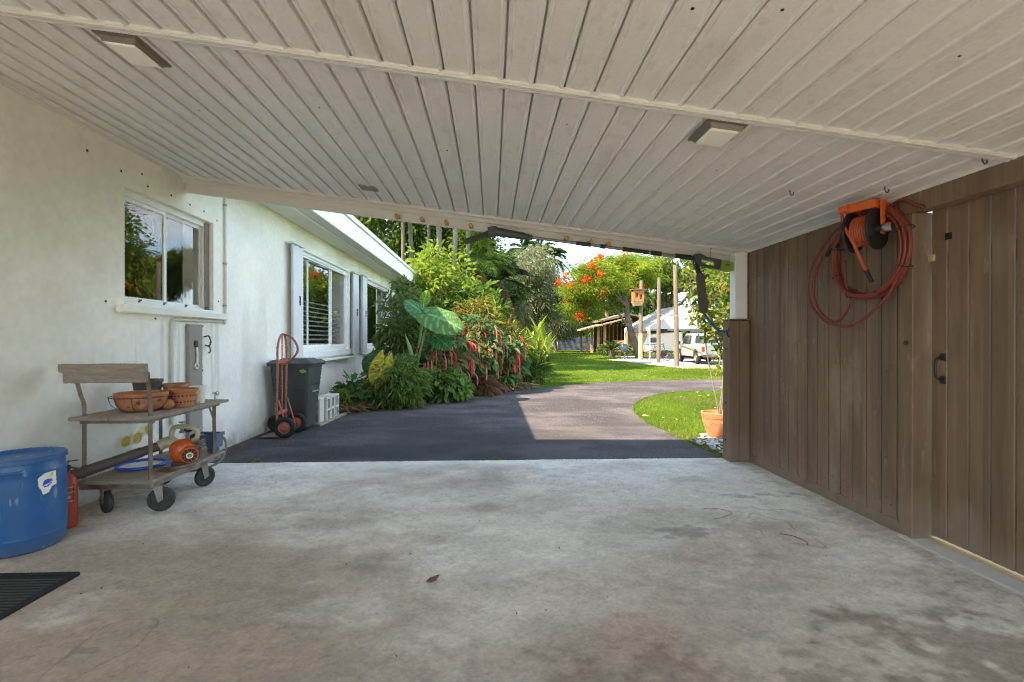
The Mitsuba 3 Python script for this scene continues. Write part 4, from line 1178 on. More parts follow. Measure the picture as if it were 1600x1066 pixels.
def merge(pairs):
    V, F, C, o = [], [], [], 0
    for m, c in pairs:
        V.append(m.vertices); F.append(m.faces + o); C.append(c); o += len(m.vertices)
    return trimesh.Trimesh(np.concatenate(V), np.concatenate(F), process=False), np.concatenate(C)


def palette(r, N, cols, jit=.18):
    cols = np.array(cols, float)
    a = r.integers(0, len(cols), N); b = r.integers(0, len(cols), N); t = r.random((N, 1))
    return np.clip((cols[a] * (1 - t) + cols[b] * t) * (1 + r.normal(0, jit, (N, 1))), .005, .8)


def clumps(r, ells, n, shell=.55, thr=.42, freq=.5):
    out = []
    tot = sum(e[3] * e[4] * e[5] for e in ells)
    for e in ells:
        c, rad = np.array(e[:3]), np.array(e[3:])
        k = int(n * rad.prod() / tot) + 1
        P = []
        while len(P) < k:
            u = unit(r.normal(size=(k * 4, 3))) * (r.random((k * 4, 1)) ** (1 / 3) * (1 - shell * .5) + shell * .5)
            q = c + u * rad
            f = meshkit.fbm(q * freq + 13, 3, int(abs(c[0] * 7)) % 50)
            P += list(q[f > thr])
        out += [(p, c, rad) for p in P[:k]]
    return out


def crown_mesh(r, cl, per, rc, L, W, cols, droop=.3, flat=.7, spread=1.0, fine=False, up=.4):
    N = len(cl) * per
    P = np.repeat(np.array([c[0] for c in cl]), per, 0)
    O = np.repeat(np.array([c[1] for c in cl]), per, 0)
    off = r.normal(size=(N, 3)) * np.array([1, 1, flat]) * rc * .55
    pos = P + off
    outw = unit(unit(pos - O) * .6 + unit(off) * .9 + r.normal(size=(N, 3)) * .5 * spread + np.array([0, 0, -.1]))
    nr = unit(r.normal(size=(N, 3)) * .8 + np.array([0, 0, up * 2]))
    cc = np.repeat(palette(r, len(cl), cols, .22), per, 0)
    col = np.clip(cc * .55 + palette(r, N, cols, .2) * .45, .004, .8)
    return leaf_mesh(pos, outw, nr, L * r.uniform(.6, 1.25, N), W * r.uniform(.7, 1.2, N), col, droop, .3, fine)


DARK = [(.07, .115, .032), (.10, .155, .045), (.13, .19, .06), (.055, .09, .03)]
MID = [(.10, .175, .035), (.15, .235, .05), (.19, .27, .065), (.08, .13, .03)]
BRIGHT = [(.18, .27, .03), (.24, .33, .04), (.13, .21, .025), (.28, .34, .06)]
OLIVE = [(.21, .245, .12), (.27, .295, .16), (.32, .335, .20), (.16, .19, .09)]


def tree(name, label, category, base, top, r0, ells, cols, seed, nclump=120, per=150, rc=.6, L=.22, W=.09, group=None, bark='mat_bark', lean=(0, 0), limbs=8, thr=.42, freq=.5, mat_='mat_leaf', extra=None, **kw):
    r = np.random.default_rng(seed)
    t = thing(name, label, category, group)
    b = np.array([base[0], base[1], -.1])
    tp = np.array([base[0] + lean[0], base[1] + lean[1], top])
    mid = b * .5 + tp * .5 + np.array([r.normal(0, .15), r.normal(0, .15), 0])
    sp = spline([b, b * .75 + mid * .25, mid, tp], 6)
    rad = np.linspace(r0 * 1.25, r0 * .55, len(sp)); rad[0] *= 1.3
    add('trunk', tube(sp, rad, 10), bark, t, smooth=True)
    cl = clumps(r, ells, nclump, thr=thr, freq=freq)
    if limbs:
        lm = []
        for k in r.choice(len(cl), min(limbs, len(cl)), replace=False):
            s0 = sp[int(len(sp) * r.uniform(.55, .98))]
            e = cl[k][0]
            m_ = s0 * .5 + e * .5 + np.array([0, 0, -.15]) + r.normal(0, .12, 3)
            q = spline([s0, m_, e], 5)
            add('limb', tube(q, np.linspace(r0 * .45, r0 * .10, len(q)), 7), bark, t, smooth=True)
    m, c = crown_mesh(r, cl, per, rc, L, W, cols, **kw)
    add('crown', m, mat_, t, color=c, kind='stuff')
    if extra: extra(r, cl, t)
    return t


def frond(origin, az, el, length, r, cols, nl=26, lw=.035, ll=.45, droop=.6, vee=.35):
    """a feather palm frond: rachis and leaflets, with colours"""
    ts = np.linspace(0, 1, 12)
    h = np.array([math.cos(az), math.sin(az), 0])
    e = math.radians(el)
    P = np.array([np.array(origin) + h * (math.cos(e) * length * t) + np.array([0, 0, math.sin(e) * length * t - droop * length * t ** 2.2]) for t in ts])
    rc = tube(P, np.linspace(.018, .004, 12) * length / 2, 5)
    pr = [(rc, np.tile(np.array(cols[-1]) * np.array([1.3, 1.15, 1.0]), (len(rc.vertices), 1)))]
    tt = np.repeat(np.linspace(.12, .99, nl), 2)
    pos = np.stack([np.interp(tt, ts, P[:, k]) for k in range(3)], 1)
    tan = unit(np.stack([np.interp(tt, ts, np.gradient(P[:, k])) for k in range(3)], 1))
    sd = np.cross(tan, [0, 0, 1.0]); sd = unit(sd)
    sg_ = np.tile([1, -1], nl)[:, None]
    dirs = unit(sd * sg_ + tan * .65 + np.array([0, 0, vee]) + r.normal(0, .08, (2 * nl, 3)))
    Ls = ll * (np.sin(np.clip(tt * 1.02, 0, 1) * math.pi) ** .6 * .8 + .25) * r.uniform(.85, 1.1, 2 * nl)
    nn = np.cross(dirs, tan * sg_)
    m = leaf_mesh(pos, dirs, nn, Ls, lw, palette(r, 2 * nl, cols, .14), .45, .1)
    return merge(pr + [m])


def palm(name, label, base, top, r0, seed, cols, nf=12, fl=2.2, group=None, lean=(0, 0), nl=26, ll=.5, lw=.05, dead=0, el=(-5, 70), category='palm', droop=.6):
    r = np.random.default_rng(seed)
    t = thing(name, label, category, group)
    b = np.array([base[0], base[1], -.1]); e = np.array([base[0] + lean[0], base[1] + lean[1], top])
    q = spline([b, b * .6 + e * .4 + np.array([lean[0] * -.15, 0, 0]), e], 14)
    rr = r0 * (1 + .05 * np.sin(np.arange(len(q)) * 2.1)); rr[:3] *= 1.2
    add('trunk', tube(q, rr, 10), 'mat_palmtrunk', t, smooth=True)
    for k in range(nf):
        az = k * 2.399 + r.normal(0, .1)
        m, c = frond(e, az, r.uniform(*el), fl * r.uniform(.85, 1.1), r, cols, nl, lw, ll, droop=droop * r.uniform(.8, 1.2))
        add('frond', m, 'mat_leaf', t, color=c)
    for k in range(dead):
        m, c = frond(e - (0, 0, .15), r.uniform(0, 6.28), r.uniform(-75, -55), fl * .8, r, [(.20, .13, .07), (.28, .19, .10), (.14, .09, .05)], nl, lw, ll, .1)
        add('dead_frond', m, 'mat_softleaf', t, color=c, label='brown dead frond hanging against the trunk')
    return t


def palmtrunk_col(p, n, uv):
    a = fbm(p.x * 7, p.y * 7, p.z * 2, 3)
    ring = smoothstep(.62, .9, noise(p.z * 6.0, 1.7, 4))
    c = mix((.11, .10, .085), (.21, .195, .17), a)
    return mix(c, mi.Color3f(.09, .08, .065), ring * .6)


mat('palmtrunk', palmtrunk_col, .9, spec=.1)

# ------------------------------------------------------------------ grass
r = np.random.default_rng(21)


def grass(points, h, w, r, zb=-.046):
    N = len(points)
    base = np.column_stack([points, np.full(N, zb)])
    d = unit(np.column_stack([r.normal(0, .55, (N, 2)), np.ones(N)]))
    s = unit(np.column_stack([r.normal(0, 1, (N, 2)), np.zeros(N)]))
    H = h * r.uniform(.55, 1.3, N)[:, None]
    bend = np.column_stack([r.normal(0, .25, (N, 2)), np.zeros(N)]) * H
    V = np.stack([base - s * w, base + s * w, base + d * H + bend], 1).reshape(-1, 3)
    f = np.arange(N * 3).reshape(-1, 3)
    tone = meshkit.fbm(np.column_stack([points * .45, np.zeros(N)]), 3, 4)[:, None]
    col = palette(r, N, [(.125, .225, .02), (.17, .275, .03), (.095, .18, .018), (.22, .29, .05)], .16) * (.45 + 1.1 * tone)
    dry = r.random(N) < .03 + .30 * np.clip((meshkit.fbm(np.column_stack([points * .9, np.zeros(N)]), 3, 9) - .56) * 5, 0, 1)
    col[dry] = (.26, .22, .11)
    return trimesh.Trimesh(V, f, process=False), np.repeat(col, 3, 0)


drive_poly = sg.Polygon(drive).buffer(-.015)
isl = sg.Polygon(island + [(2.6, 5.3)]).buffer(.03)
keep_out = shapely.union_all([sg.Polygon(drive).buffer(-.035), gravel_poly.buffer(-.12), sg.Polygon(pad), sg.box(-9, -16, 9, 5.19)])
shapely.prepare(keep_out)


def scatter(x0, x1, y0, y1, n, extra=None):
    p = np.column_stack([r.uniform(x0, x1, n), r.uniform(y0, y1, n)])
    ok = ~shapely.contains_xy(keep_out, p[:, 0], p[:, 1])
    if extra is not None: ok &= ~shapely.contains_xy(extra, p[:, 0], p[:, 1])
    return p[ok]


gp = [grass(scatter(2.3, 7.0, 5.3, 12.3, 150000), .062, .0042, r),
      grass(scatter(7.0, 16, 6, 12.3, 50000), .065, .008, r),
      grass(scatter(-1.2, 11, 12.3, 20, 170000, bed_poly.buffer(-.15)), .06, .0065, r),
      grass(scatter(-1, 14, 20, 32, 150000, bed_poly.buffer(-.15)), .065, .011, r),
      grass(scatter(-3, 26, 32, 62, 150000), .08, .022, r)]
gm_, gc_ = merge(gp)
fl_ = scatter(2.5, 7, 6.4, 12.2, 70); fl2 = scatter(-.5, 10, 15, 24, 120, bed_poly)
fp = np.vstack([fl_, fl2]); nf_ = len(fp)
fm, fc = leaf_mesh(np.column_stack([fp, np.full(nf_, .022)]), np.column_stack([r.normal(size=(nf_, 2)), np.full(nf_, .1)]), np.column_stack([r.normal(0, .3, (nf_, 2)), np.ones(nf_)]), r.uniform(.05, .13, nf_), r.uniform(.025, .05, nf_), palette(r, nf_, [(.45, .38, .18), (.30, .20, .10), (.55, .50, .33)], .2), .1, .3, True)
add('fallen_leaves', fm, 'mat_softleaf', color=fc, kind='stuff', label='pale fallen leaves scattered over the lawn', category='leaf litter')
add('grass', gm_, 'mat_grassblade', color=gc_, kind='stuff', label='short sunlit green lawn grass beside and beyond the driveway', category='grass')

# fringe and litter along the planting bed
edge = np.array([(-2.55, 8.5), (-2.3, 9.05), (-1.68, 9.93), (-.97, 10.76), (-.3, 11.45), (.52, 12.33), (1.2, 13.0)])
ts = r.uniform(0, len(edge) - 1.001, 1600)
i_ = ts.astype(int); f_ = (ts - i_)[:, None]
pt = edge[i_] * (1 - f_) + edge[i_ + 1] * f_ + np.column_stack([r.normal(-.22, .14, 1600), r.normal(.05, .1, 1600)])
lm_, lc_ = leaf_mesh(np.column_stack([pt, r.uniform(.03, .14, 1600)]), np.column_stack([r.normal(.5, .8, 1600), r.normal(-.4, .8, 1600), r.normal(-.1, .25, 1600)]), np.column_stack([r.normal(0, .4, (1600, 2)), np.ones(1600)]), r.uniform(.12, .34, 1600), r.uniform(.012, .05, 1600), palette(r, 1600, [(.30, .21, .12), (.40, .31, .19), (.18, .12, .07), (.20, .20, .08), (.34, .16, .10)], .2), .15, .2)
add('leaf_litter', lm_, 'mat_softleaf', color=lc_, kind='stuff', label='dry brown leaf litter spilling along the planting bed edge', category='leaf litter')

# ------------------------------------------------------------------ the planting bed, front to back
GREEN = [(.045, .105, .02), (.07, .14, .025), (.035, .08, .018), (.10, .17, .035)]


def shrub(name, label, category, cx, cy, h, rx, ry, cols, seed, stems=14, leaves=1400, L=.14, W=.05, group=None, droop=.3, fine=False, z0=.05, low=.15, mat_='mat_leaf', up=.4, thr=.40):
    r = np.random.default_rng(seed)
    t = thing(name, label, category, group)
    for k in range(stems):
        a, q = r.uniform(0, 6.28), math.sqrt(r.random())
        e = np.array([cx + rx * q * .85 * math.cos(a), cy + ry * q * .85 * math.sin(a), h * r.uniform(.55, .95)])
        b = np.array([cx + rx * .25 * math.cos(a), cy + ry * .25 * math.sin(a), z0 - .05])
        add('stem', tube(spline([b, b * .5 + e * .5 + r.normal(0, .04, 3), e], 4), np.linspace(.012, .004, 9), 5), 'mat_bark', t)
    cl = clumps(r, [(cx, cy, h * (.5 + low * .3), rx, ry, h * .55)], max(20, leaves // 30), shell=.7, thr=thr, freq=2.2)
    cl = [c for c in cl if c[0][2] > z0 + .02]
    m, c = crown_mesh(r, cl, max(4, leaves // len(cl)), min(rx, ry) * .30, L, W, cols, droop, .8, 1.0, fine, up)
    ok = m.vertices[:, 2].min() > -1
    add('leaves', m, mat_, t, color=c, kind='stuff')
    return t


shrub('fern_bush', 'low fine leaved green bush spilling over the asphalt at the bed corner', 'bush', -1.85, 9.40, .82, .55, .45, [(.12, .21, .045), (.17, .26, .065), (.085, .15, .035), (.22, .27, .09)], 31, 16, 3000, .15, .035, droop=.45)
shrub('weed', 'small yellow green weed growing at the far end of the concrete blocks', 'weed', -2.72, 8.62, .36, .20, .16, [(.12, .19, .03), (.18, .23, .05), (.25, .24, .05)], 32, 8, 420, .09, .045)
shrub('taro_sprout', 'short broad leaved sprout between the blocks and the fern bush', 'plant', -2.62, 9.05, .52, .22, .25, [(.05, .13, .04), (.08, .17, .05)], 33, 8, 110, .26, .15, fine=True)
shrub('dark_shrub', 'tall dark loose shrub growing against the far house window', 'shrub', -1.98, 10.9, 2.4, .46, .7, [(.09, .16, .04), (.12, .20, .05), (.15, .23, .065), (.19, .19, .09)], 34, 26, 2900, .17, .055, droop=.35, thr=.44)
shrub('groundcover_shrub', 'broad dark leaved shrub low in the middle of the planting bed', 'shrub', -1.15, 10.35, .6, .60, .40, [(.11, .21, .05), (.15, .26, .06), (.18, .28, .07)], 35, 18, 1500, .20, .11, fine=True, droop=.35)


def big_leaf(t, base, tip, width, up, cols, seed, notch=.18, wave=.06, name='leaf', label=None, stem_from=None):
    """a heart shaped leaf with veins: grid of two halves"""
    r = np.random.default_rng(seed)
    base, tip = np.array(base, float), np.array(tip, float)
    d = tip - base; L = np.linalg.norm(d); d /= L
    n = np.array(up, float); s = unit(np.cross(d, n)); n = np.cross(s, d)
    nu, nv = 26, 15
    V, C = [], []
    for i in range(nu):
        t_ = i / (nu - 1)
        for j in range(nv):
            q = (j / (nv - 1)) * 2 - 1
            # heart outline: width against t, with lobes reaching behind the base
            w = width * .5 * (math.sin(math.pi * min(1, t_ * .93 + .07)) ** .62)
            along = t_ * L - notch * L * (abs(q) ** .8) * (1 - t_) ** 2 * 1.9
            vein = abs(((t_ * 7.5 - abs(q) * 1.8) % 1) - .5)
            zz = -abs(q) * .10 * L * .8 + .26 * L * (.25 - (t_ - .45) ** 2) + wave * L * .35 * math.sin(t_ * 16 + q * 1.5) * abs(q) ** 2 - .012 * L * (vein < .10)
            V.append(base + d * along + s * q * w + n * zz)
            k = 1.0 + .95 * (vein < .10) + 1.1 * (abs(q) < .08)
            C.append(np.array(cols[0]) * k * (1 + .08 * r.normal()))
    F = []
    for i in range(nu - 1):
        for j in range(nv - 1):
            a = i * nv + j
            F += [(a, a + nv, a + nv + 1), (a, a + nv + 1, a + 1)]
    add(name, trimesh.Trimesh(np.array(V), np.array(F), process=False), 'mat_leaf', t, color=np.clip(np.array(C), 0, .6), label=label, smooth=True)
    if stem_from is not None:
        sf = np.array(stem_from, float)
        q = spline([sf, sf * .45 + base * .55 + np.array([0.03, 0, .12]), base], 7)
        m = tube(q, np.linspace(.034, .017, len(q)), 8)
        add('stalk', m, 'mat_stalk', t, smooth=True)


mat('stalk', (.17, .26, .09), .45)
ee = thing('elephant_ear_plant', 'elephant ear plant with huge veined heart leaves beside the far house window', 'plant')
big_leaf(ee, (-1.30, 9.95, 1.82), (-.57, 9.74, 1.50), .70, (-.1, -.62, .72), [(.12, .235, .085)], 1, label='huge veined blue green leaf facing the carport', stem_from=(-1.66, 10.2, .35))
big_leaf(ee, (-1.42, 10.15, 1.82), (-1.80, 10.0, 2.12), .55, (.2, -.5, .7), [(.09, .19, .09)], 2, stem_from=(-1.70, 10.25, .35))
big_leaf(ee, (-1.52, 10.8, 2.12), (-1.42, 10.75, 2.40), .24, (.1, -.9, .3), [(.15, .27, .04)], 3, stem_from=(-1.7, 10.35, .3), label='upright leaf, its backlit look put into a bright yellow green')  # light through the leaf is put into its brighter colour
big_leaf(ee, (-2.20, 9.55, .98), (-2.40, 9.25, .70), .45, (.2, -.6, .6), [(.035, .085, .035)], 4, stem_from=(-1.85, 9.9, .3))
big_leaf(ee, (-2.0, 9.05, .92), (-2.16, 8.98, .40), .42, (.3, -.9, .2), [(.42, .33, .05)], 5, stem_from=(-1.8, 9.7, .3), label='yellow dying leaf hanging at the bed corner')
big_leaf(ee, (-1.15, 10.05, 1.35), (-.85, 9.85, 1.12), .42, (.1, -.7, .6), [(.05, .14, .05)], 6, stem_from=(-1.5, 10.3, .3))
big_leaf(ee, (-1.62, 9.95, .95), (-1.95, 9.75, .86), .40, (.0, -.6, .7), [(.05, .13, .045)], 7, stem_from=(-1.62, 10.3, .25))
add('rolled_leaf', tube(spline([(-1.60, 10.05, .75), (-1.68, 9.98, 1.1), (-1.78, 9.92, 1.45)], 5), [.01, .02, .032, .042, .046, .045, .04, .03, .018, .008, .003], 8), 'mat_stalk', ee, smooth=True)

# chenille plants: broad leaves and long hanging tassels
cp_spots = [(-1.32, 10.45, 1.22, .48, .36, 'right under the huge leaf'), (-.95, 10.95, 1.35, .55, .45, 'nearest the huge elephant ear leaf'), (-.35, 11.75, 1.75, .60, .50, 'in the middle of the bed'), (.30, 12.6, 1.45, .50, .45, 'toward the bright ginger plants')]
for k, (x, y, h, rx, ry, where) in enumerate(cp_spots):
    t = shrub('chenille_plant', f'chenille shrub with dangling red tassels {where}', 'shrub', x, y, h, rx, ry, [(.09, .20, .075), (.12, .245, .085), (.16, .28, .09), (.22, .18, .08)], 41 + k, 16, 900, .19, .11, group=None, fine=True, droop=.4)
    rt = np.random.default_rng(70 + k)
    for j in range(44):
        a = rt.uniform(-2.9, .3); q = rt.uniform(.7, 1.1)
        z = h * rt.uniform(.36, .96)
        p = np.array([x + rx * q * math.cos(a), y + ry * q * math.sin(a), z])
        ln = rt.uniform(.18, .42)
        hd = np.array([math.cos(a), math.sin(a), 0]) * rt.uniform(.04, .12)
        pts = spline([p - hd * .6, p + (0, 0, .02), p + hd + (0, 0, -ln * .25), p + hd * 1.15 + (0, 0, -ln)], 4)
        w = np.full(len(pts), rt.uniform(.013, .021)); w[0] = .004; w[-1] = .006
        m = tube(pts, w * (1 + .12 * rt.normal(size=len(pts))), 6)
        cl_ = [(.42, .045, .04), (.46, .09, .07), (.42, .17, .12), (.38, .24, .16)][rt.integers(0, 4)]
        add('tassel', m, 'mat_tassel', t, color=np.tile(cl_, (len(m.vertices), 1)) * (1 + .1 * rt.normal(size=(len(m.vertices), 1))))

shrub('croton_bush', 'variegated yellow and red leaved croton bush high in the bed', 'bush', -.35, 12.9, 2.15, .75, .6, [(.16, .20, .03), (.24, .24, .05), (.08, .13, .02), (.20, .07, .03), (.28, .20, .06)], 51, 22, 2600, .26, .045, fine=True, droop=.4)
shrub('copperleaf_bush', 'reddish bronze leaved bush between the tassels and the ginger plants', 'bush', .35, 13.3, 1.7, .55, .5, [(.12, .12, .03), (.19, .09, .04), (.08, .11, .025), (.25, .18, .06)], 52, 18, 1700, .24, .04, fine=True, droop=.5)
shrub('pink_bromeliad', 'low pinkish spiky bromeliad at the asphalt edge of the bed', 'plant', -.35, 11.28, .34, .35, .26, [(.30, .11, .10), (.24, .16, .07), (.16, .15, .05)], 53, 8, 260, .34, .03, droop=.5)
shrub('dark_bush', 'dark green bush at the lawn end of the planting bed', 'bush', 1.05, 14.3, 1.0, .55, .55, [(.08, .15, .03), (.11, .18, .04), (.14, .21, .05)], 54, 16, 1800, .18, .04, droop=.5)


def cane_plant(name, label, x, y, h, seed, canes=9, L=.62, W=.10, cols=None, spread=.35, group=None):
    r = np.random.default_rng(seed)
    t = thing(name, label, 'plant', group)
    for k in range(canes):
        a = r.uniform(0, 6.28)
        b = np.array([x + spread * .4 * math.cos(a), y + spread * .4 * math.sin(a), .0])
        e = b + np.array([math.cos(a) * spread * r.uniform(.5, 1.3), math.sin(a) * spread * .8, h * r.uniform(.45, .85)])
        q = spline([b, b * .5 + e * .5 + np.array([0, 0, .06]), e], 6)
        add('cane', tube(q, np.linspace(.017, .009, len(q)), 6), 'mat_stalk', t, smooth=True)
        n = 11
        tt = np.linspace(.35, 1, n)
        pos = np.stack([np.interp(tt, np.linspace(0, 1, len(q)), q[:, i]) for i in range(3)], 1)
        az = np.arange(n) * 2.4 + a
        upw = np.linspace(.55, 2.2, n)
        d = np.column_stack([np.cos(az), np.sin(az), upw])
        ln = L * r.uniform(.75, 1.15, n)
        cc = palette(r, n, cols, .12)
        m, c = leaf_mesh(pos, d, np.column_stack([-np.cos(az) * upw, -np.sin(az) * upw, np.ones(n)]), ln, W * r.uniform(.8, 1.2, n), cc, .22, .35, True)
        for j in range(n):
            add('leaf', trimesh.Trimesh(m.vertices[j * 8:j * 8 + 8], m.faces[:8], process=False), 'mat_leaf', t, color=c[j * 8:j * 8 + 8], smooth=True)
    return t


GING = [(.20, .30, .03), (.27, .35, .05), (.14, .24, .03), (.32, .37, .09)]
cane_plant('ginger_plant', 'tall yellow green ginger clump standing at the lawn end of the bed', 1.05, 14.0, 2.0, 61, 11, .75, .13, GING, .42)
cane_plant('ginger_plant', 'bright ginger clump leaning over the lawn, rightmost of the bed', 1.22, 15.4, 1.8, 62, 11, .62, .10, GING, .38)
cane_plant('ginger_plant', 'bright ginger clump higher up behind the croton bush', -.25, 14.6, 2.55, 63, 9, .70, .11, GING, .5)
shrub('schefflera', 'tall bright yellow green leafy shrub under the slender palm trunks', 'shrub', -2.0, 17.2, 4.1, 1.5, 1.3, BRIGHT, 64, 30, 5200, .30, .10, droop=.4)
shrub('heliconia_bush', 'broad leaved mid green bush between the palm trunks and the croton', 'bush', -.6, 16.6, 2.9, 1.1, 1.0, [(.09, .17, .03), (.14, .22, .03), (.06, .12, .02)], 65, 22, 2200, .42, .10, fine=True)

# potted climber at the right of the opening
pot = thing('planter_pot', 'terracotta planter pot at the driveway edge beside the box post', 'pot')
pcx, pcy = 3.02, 6.28
add('pot', lathe([(0, 0), (.13, 0), (.185, .20), (.192, .215), (.19, .225), (.20, .265), (.207, .27), (.205, .28), (.215, .315), (.215, .335), (.198, .338), (.19, .31), (.17, .19), (.12, .02), (0, .02)], 40, (pcx, pcy, .0)), 'mat_terracotta', pot, smooth=35)
add('soil', lathe([(0, .29), (.188, .285)], 24, (pcx, pcy, 0)), 'mat_soil', pot)
pot2 = add('planter_pot', lathe([(0, 0), (.12, 0), (.175, .22), (.19, .225), (.19, .26), (.17, .26), (.11, .02), (0, .02)], 36, (3.32, 6.12, .0)), 'mat_terracotta', smooth=35, label='second terracotta pot tucked right behind the box post', category='pot')
cl_ = thing('citrus_sapling', 'thin stemmed yellow green leafy sapling rising from the planter pot', 'sapling')
r = np.random.default_rng(81)
tops = []
for k, pts in enumerate([[(3.05, 6.3, .28), (2.97, 6.36, .8), (2.90, 6.38, 1.3), (3.05, 6.42, 1.8), (3.22, 6.5, 2.4)], [(3.03, 6.26, .28), (3.10, 6.3, .9), (3.04, 6.3, 1.35), (2.92, 6.3, 1.6), (2.75, 6.3, 1.62)], [(3.07, 6.3, .28), (3.15, 6.4, .9), (3.05, 6.5, 1.5), (2.85, 6.55, 2.0), (2.78, 6.6, 2.5)], [(3.04, 6.3, .9), (3.12, 6.35, 1.3), (3.3, 6.4, 1.7), (3.4, 6.5, 2.3)], [(3.0, 6.4, 1.5), (2.9, 6.4, 1.75), (2.75, 6.4, 1.95), (2.66, 6.4, 2.2)]]):
    q = spline(pts, 6)
    add('stem', tube(q, np.linspace(.011, .004, len(q)), 6), 'mat_barkpale', cl_, smooth=True) if False else add('stem', tube(q, np.linspace(.011, .004, len(q)), 6), 'mat_pole', cl_, smooth=True)
    tops.append(q[len(q) // 3:])
Q_ = np.concatenate(tops)
N = 1050
i_ = r.integers(0, len(Q_), N)
pos = Q_[i_] + r.normal(0, .085, (N, 3))
low = (pos[:, 2] < 1.3) & (pos[:, 0] < 3.0)
pos[low] += np.array([.12, .1, .75])
d = unit(r.normal(size=(N, 3)) + np.array([0, 0, -.3]))
cc = palette(r, N, [(.16, .20, .035), (.24, .26, .06), (.10, .15, .025), (.30, .29, .09), (.07, .12, .02)], .18)
m, c = leaf_mesh(pos, d, r.normal(size=(N, 3)) + np.array([0, -.3, .8]), r.uniform(.05, .12, N), r.uniform(.03, .055, N), cc, .25, .3, True)
add('leaves', m, 'mat_leaf', cl_, color=c, kind='stuff')

# tufts at the slab edge
for k, (x, y, lab) in enumerate(((-2.52, 5.24, 'small weed tuft at the slab edge left of the driveway, nearest the cart'), (.05, 5.22, 'tiny weed tuft in the middle of the slab edge'), (2.56, 5.25, 'weed tuft at the foot of the brown box post'))):
    rr = np.random.default_rng(90 + k); n = 26
    b = np.column_stack([rr.normal(x, .03, n), rr.normal(y, .012, n), np.full(n, -.015)])
    m, c = leaf_mesh(b, np.column_stack([rr.normal(0, .8, (n, 2)), np.ones(n)]), np.column_stack([rr.normal(0, 1, (n, 2)), np.full(n, .5)]), rr.uniform(.03, .085, n) * (1.3 if k == 2 else 1), .016, palette(rr, n, [(.14, .20, .04), (.2, .24, .06)], .2), .3, .2)
    add('weed_tuft', m, 'mat_softleaf', color=c, label=lab, category='weed')
# ------------------------------------------------------------------ trees and palms behind the house and the bed
PALMG = [(.10, .17, .035), (.14, .22, .045), (.18, .26, .06)]
PALMY = [(.17, .22, .03), (.24, .27, .05), (.12, .17, .025)]
tree('broad_tree', 'big dense green tree rising behind the house roof at the left', 'tree', (-6.4, 31), 5.5, .32, [(-6.2, 31, 8.4, 3.4, 3.0, 3.2), (-3.6, 32, 7.2, 2.2, 2.2, 2.6)], MID, 101, 150, 190, .75, .34, .17)
tree('broad_tree', 'dark leaved tree filling the gap behind the slender palm trunks', 'tree', (-2.0, 36), 5.0, .30, [(-2.4, 36, 6.6, 3.0, 2.5, 3.2), (.2, 36, 5.0, 2.2, 2.2, 2.6)], DARK, 102, 130, 170, .75, .32, .15)
gp_ = 'slender grey palm trunks behind the bed'
for k, (x, y, h, rad, lab, ln) in enumerate(((-4.15, 26, 10.8, .115, 'slender pale palm trunk nearest the house roof edge', (-.35, 0)), (-3.70, 28, 11.5, .10, 'slender grey palm behind and right of the one nearest the roof', (.1, 0)), (-2.42, 22, 9.6, .125, 'tall ringed grey palm trunk, thickest of the slender ones', (.05, 0)), (-1.64, 20, 9.2, .10, 'pale palm trunk leaning slightly right in the middle of the group', (.28, 0)), (-1.10, 23, 9.8, .085, 'thin palm trunk just left of the brown dead fronds', (-.05, 0)))):
    palm('slender_palm', lab, (x, y), h, rad, 110 + k, PALMG, 9, 2.3, gp_, ln, 24, .55, .05)
palm('areca_palm', 'short palm with arching yellow green fronds in front of grey trunks', (-2.15, 21.0), 4.3, .07, 121, PALMY, 13, 2.0, None, (.1, 0), 24, .42, .045, el=(10, 75))
palm('fishtail_palm', 'shaggy palm hung with brown dead fronds behind the bed', (-.75, 24.5), 5.2, .16, 122, PALMG, 14, 2.2, None, (0, 0), 24, .5, .06, dead=9)
palm('fishtail_palm', 'second shaggy palm with grey green fronds left of the olive tree', (.35, 26.5), 4.6, .15, 123, [(.07, .10, .04), (.11, .14, .06), (.05, .08, .03)], 15, 2.3, None, (.2, 0), 24, .5, .06, dead=5)
tree('yellow_tree', 'loose yellow green tree crown showing between the palm trunks', 'tree', (-1.2, 29), 4.5, .16, [(-1.0, 29, 6.4, 1.6, 1.5, 2.0)], BRIGHT, 124, 50, 120, .5, .28, .13)
# olive tree in the middle
def wispy(seed, ells, lab, base, cols, name='olive_tree', **k):
    return tree(name, lab, 'tree', base, k.pop('top', 4.5), k.pop('r0', .22), ells, cols, seed, k.pop('nclump', 150), k.pop('per', 150), k.pop('rc', .75), k.pop('L', .34), k.pop('W', .055), droop=k.pop('droop', .55), flat=.8, up=.1, mat_='mat_softleaf', **k)


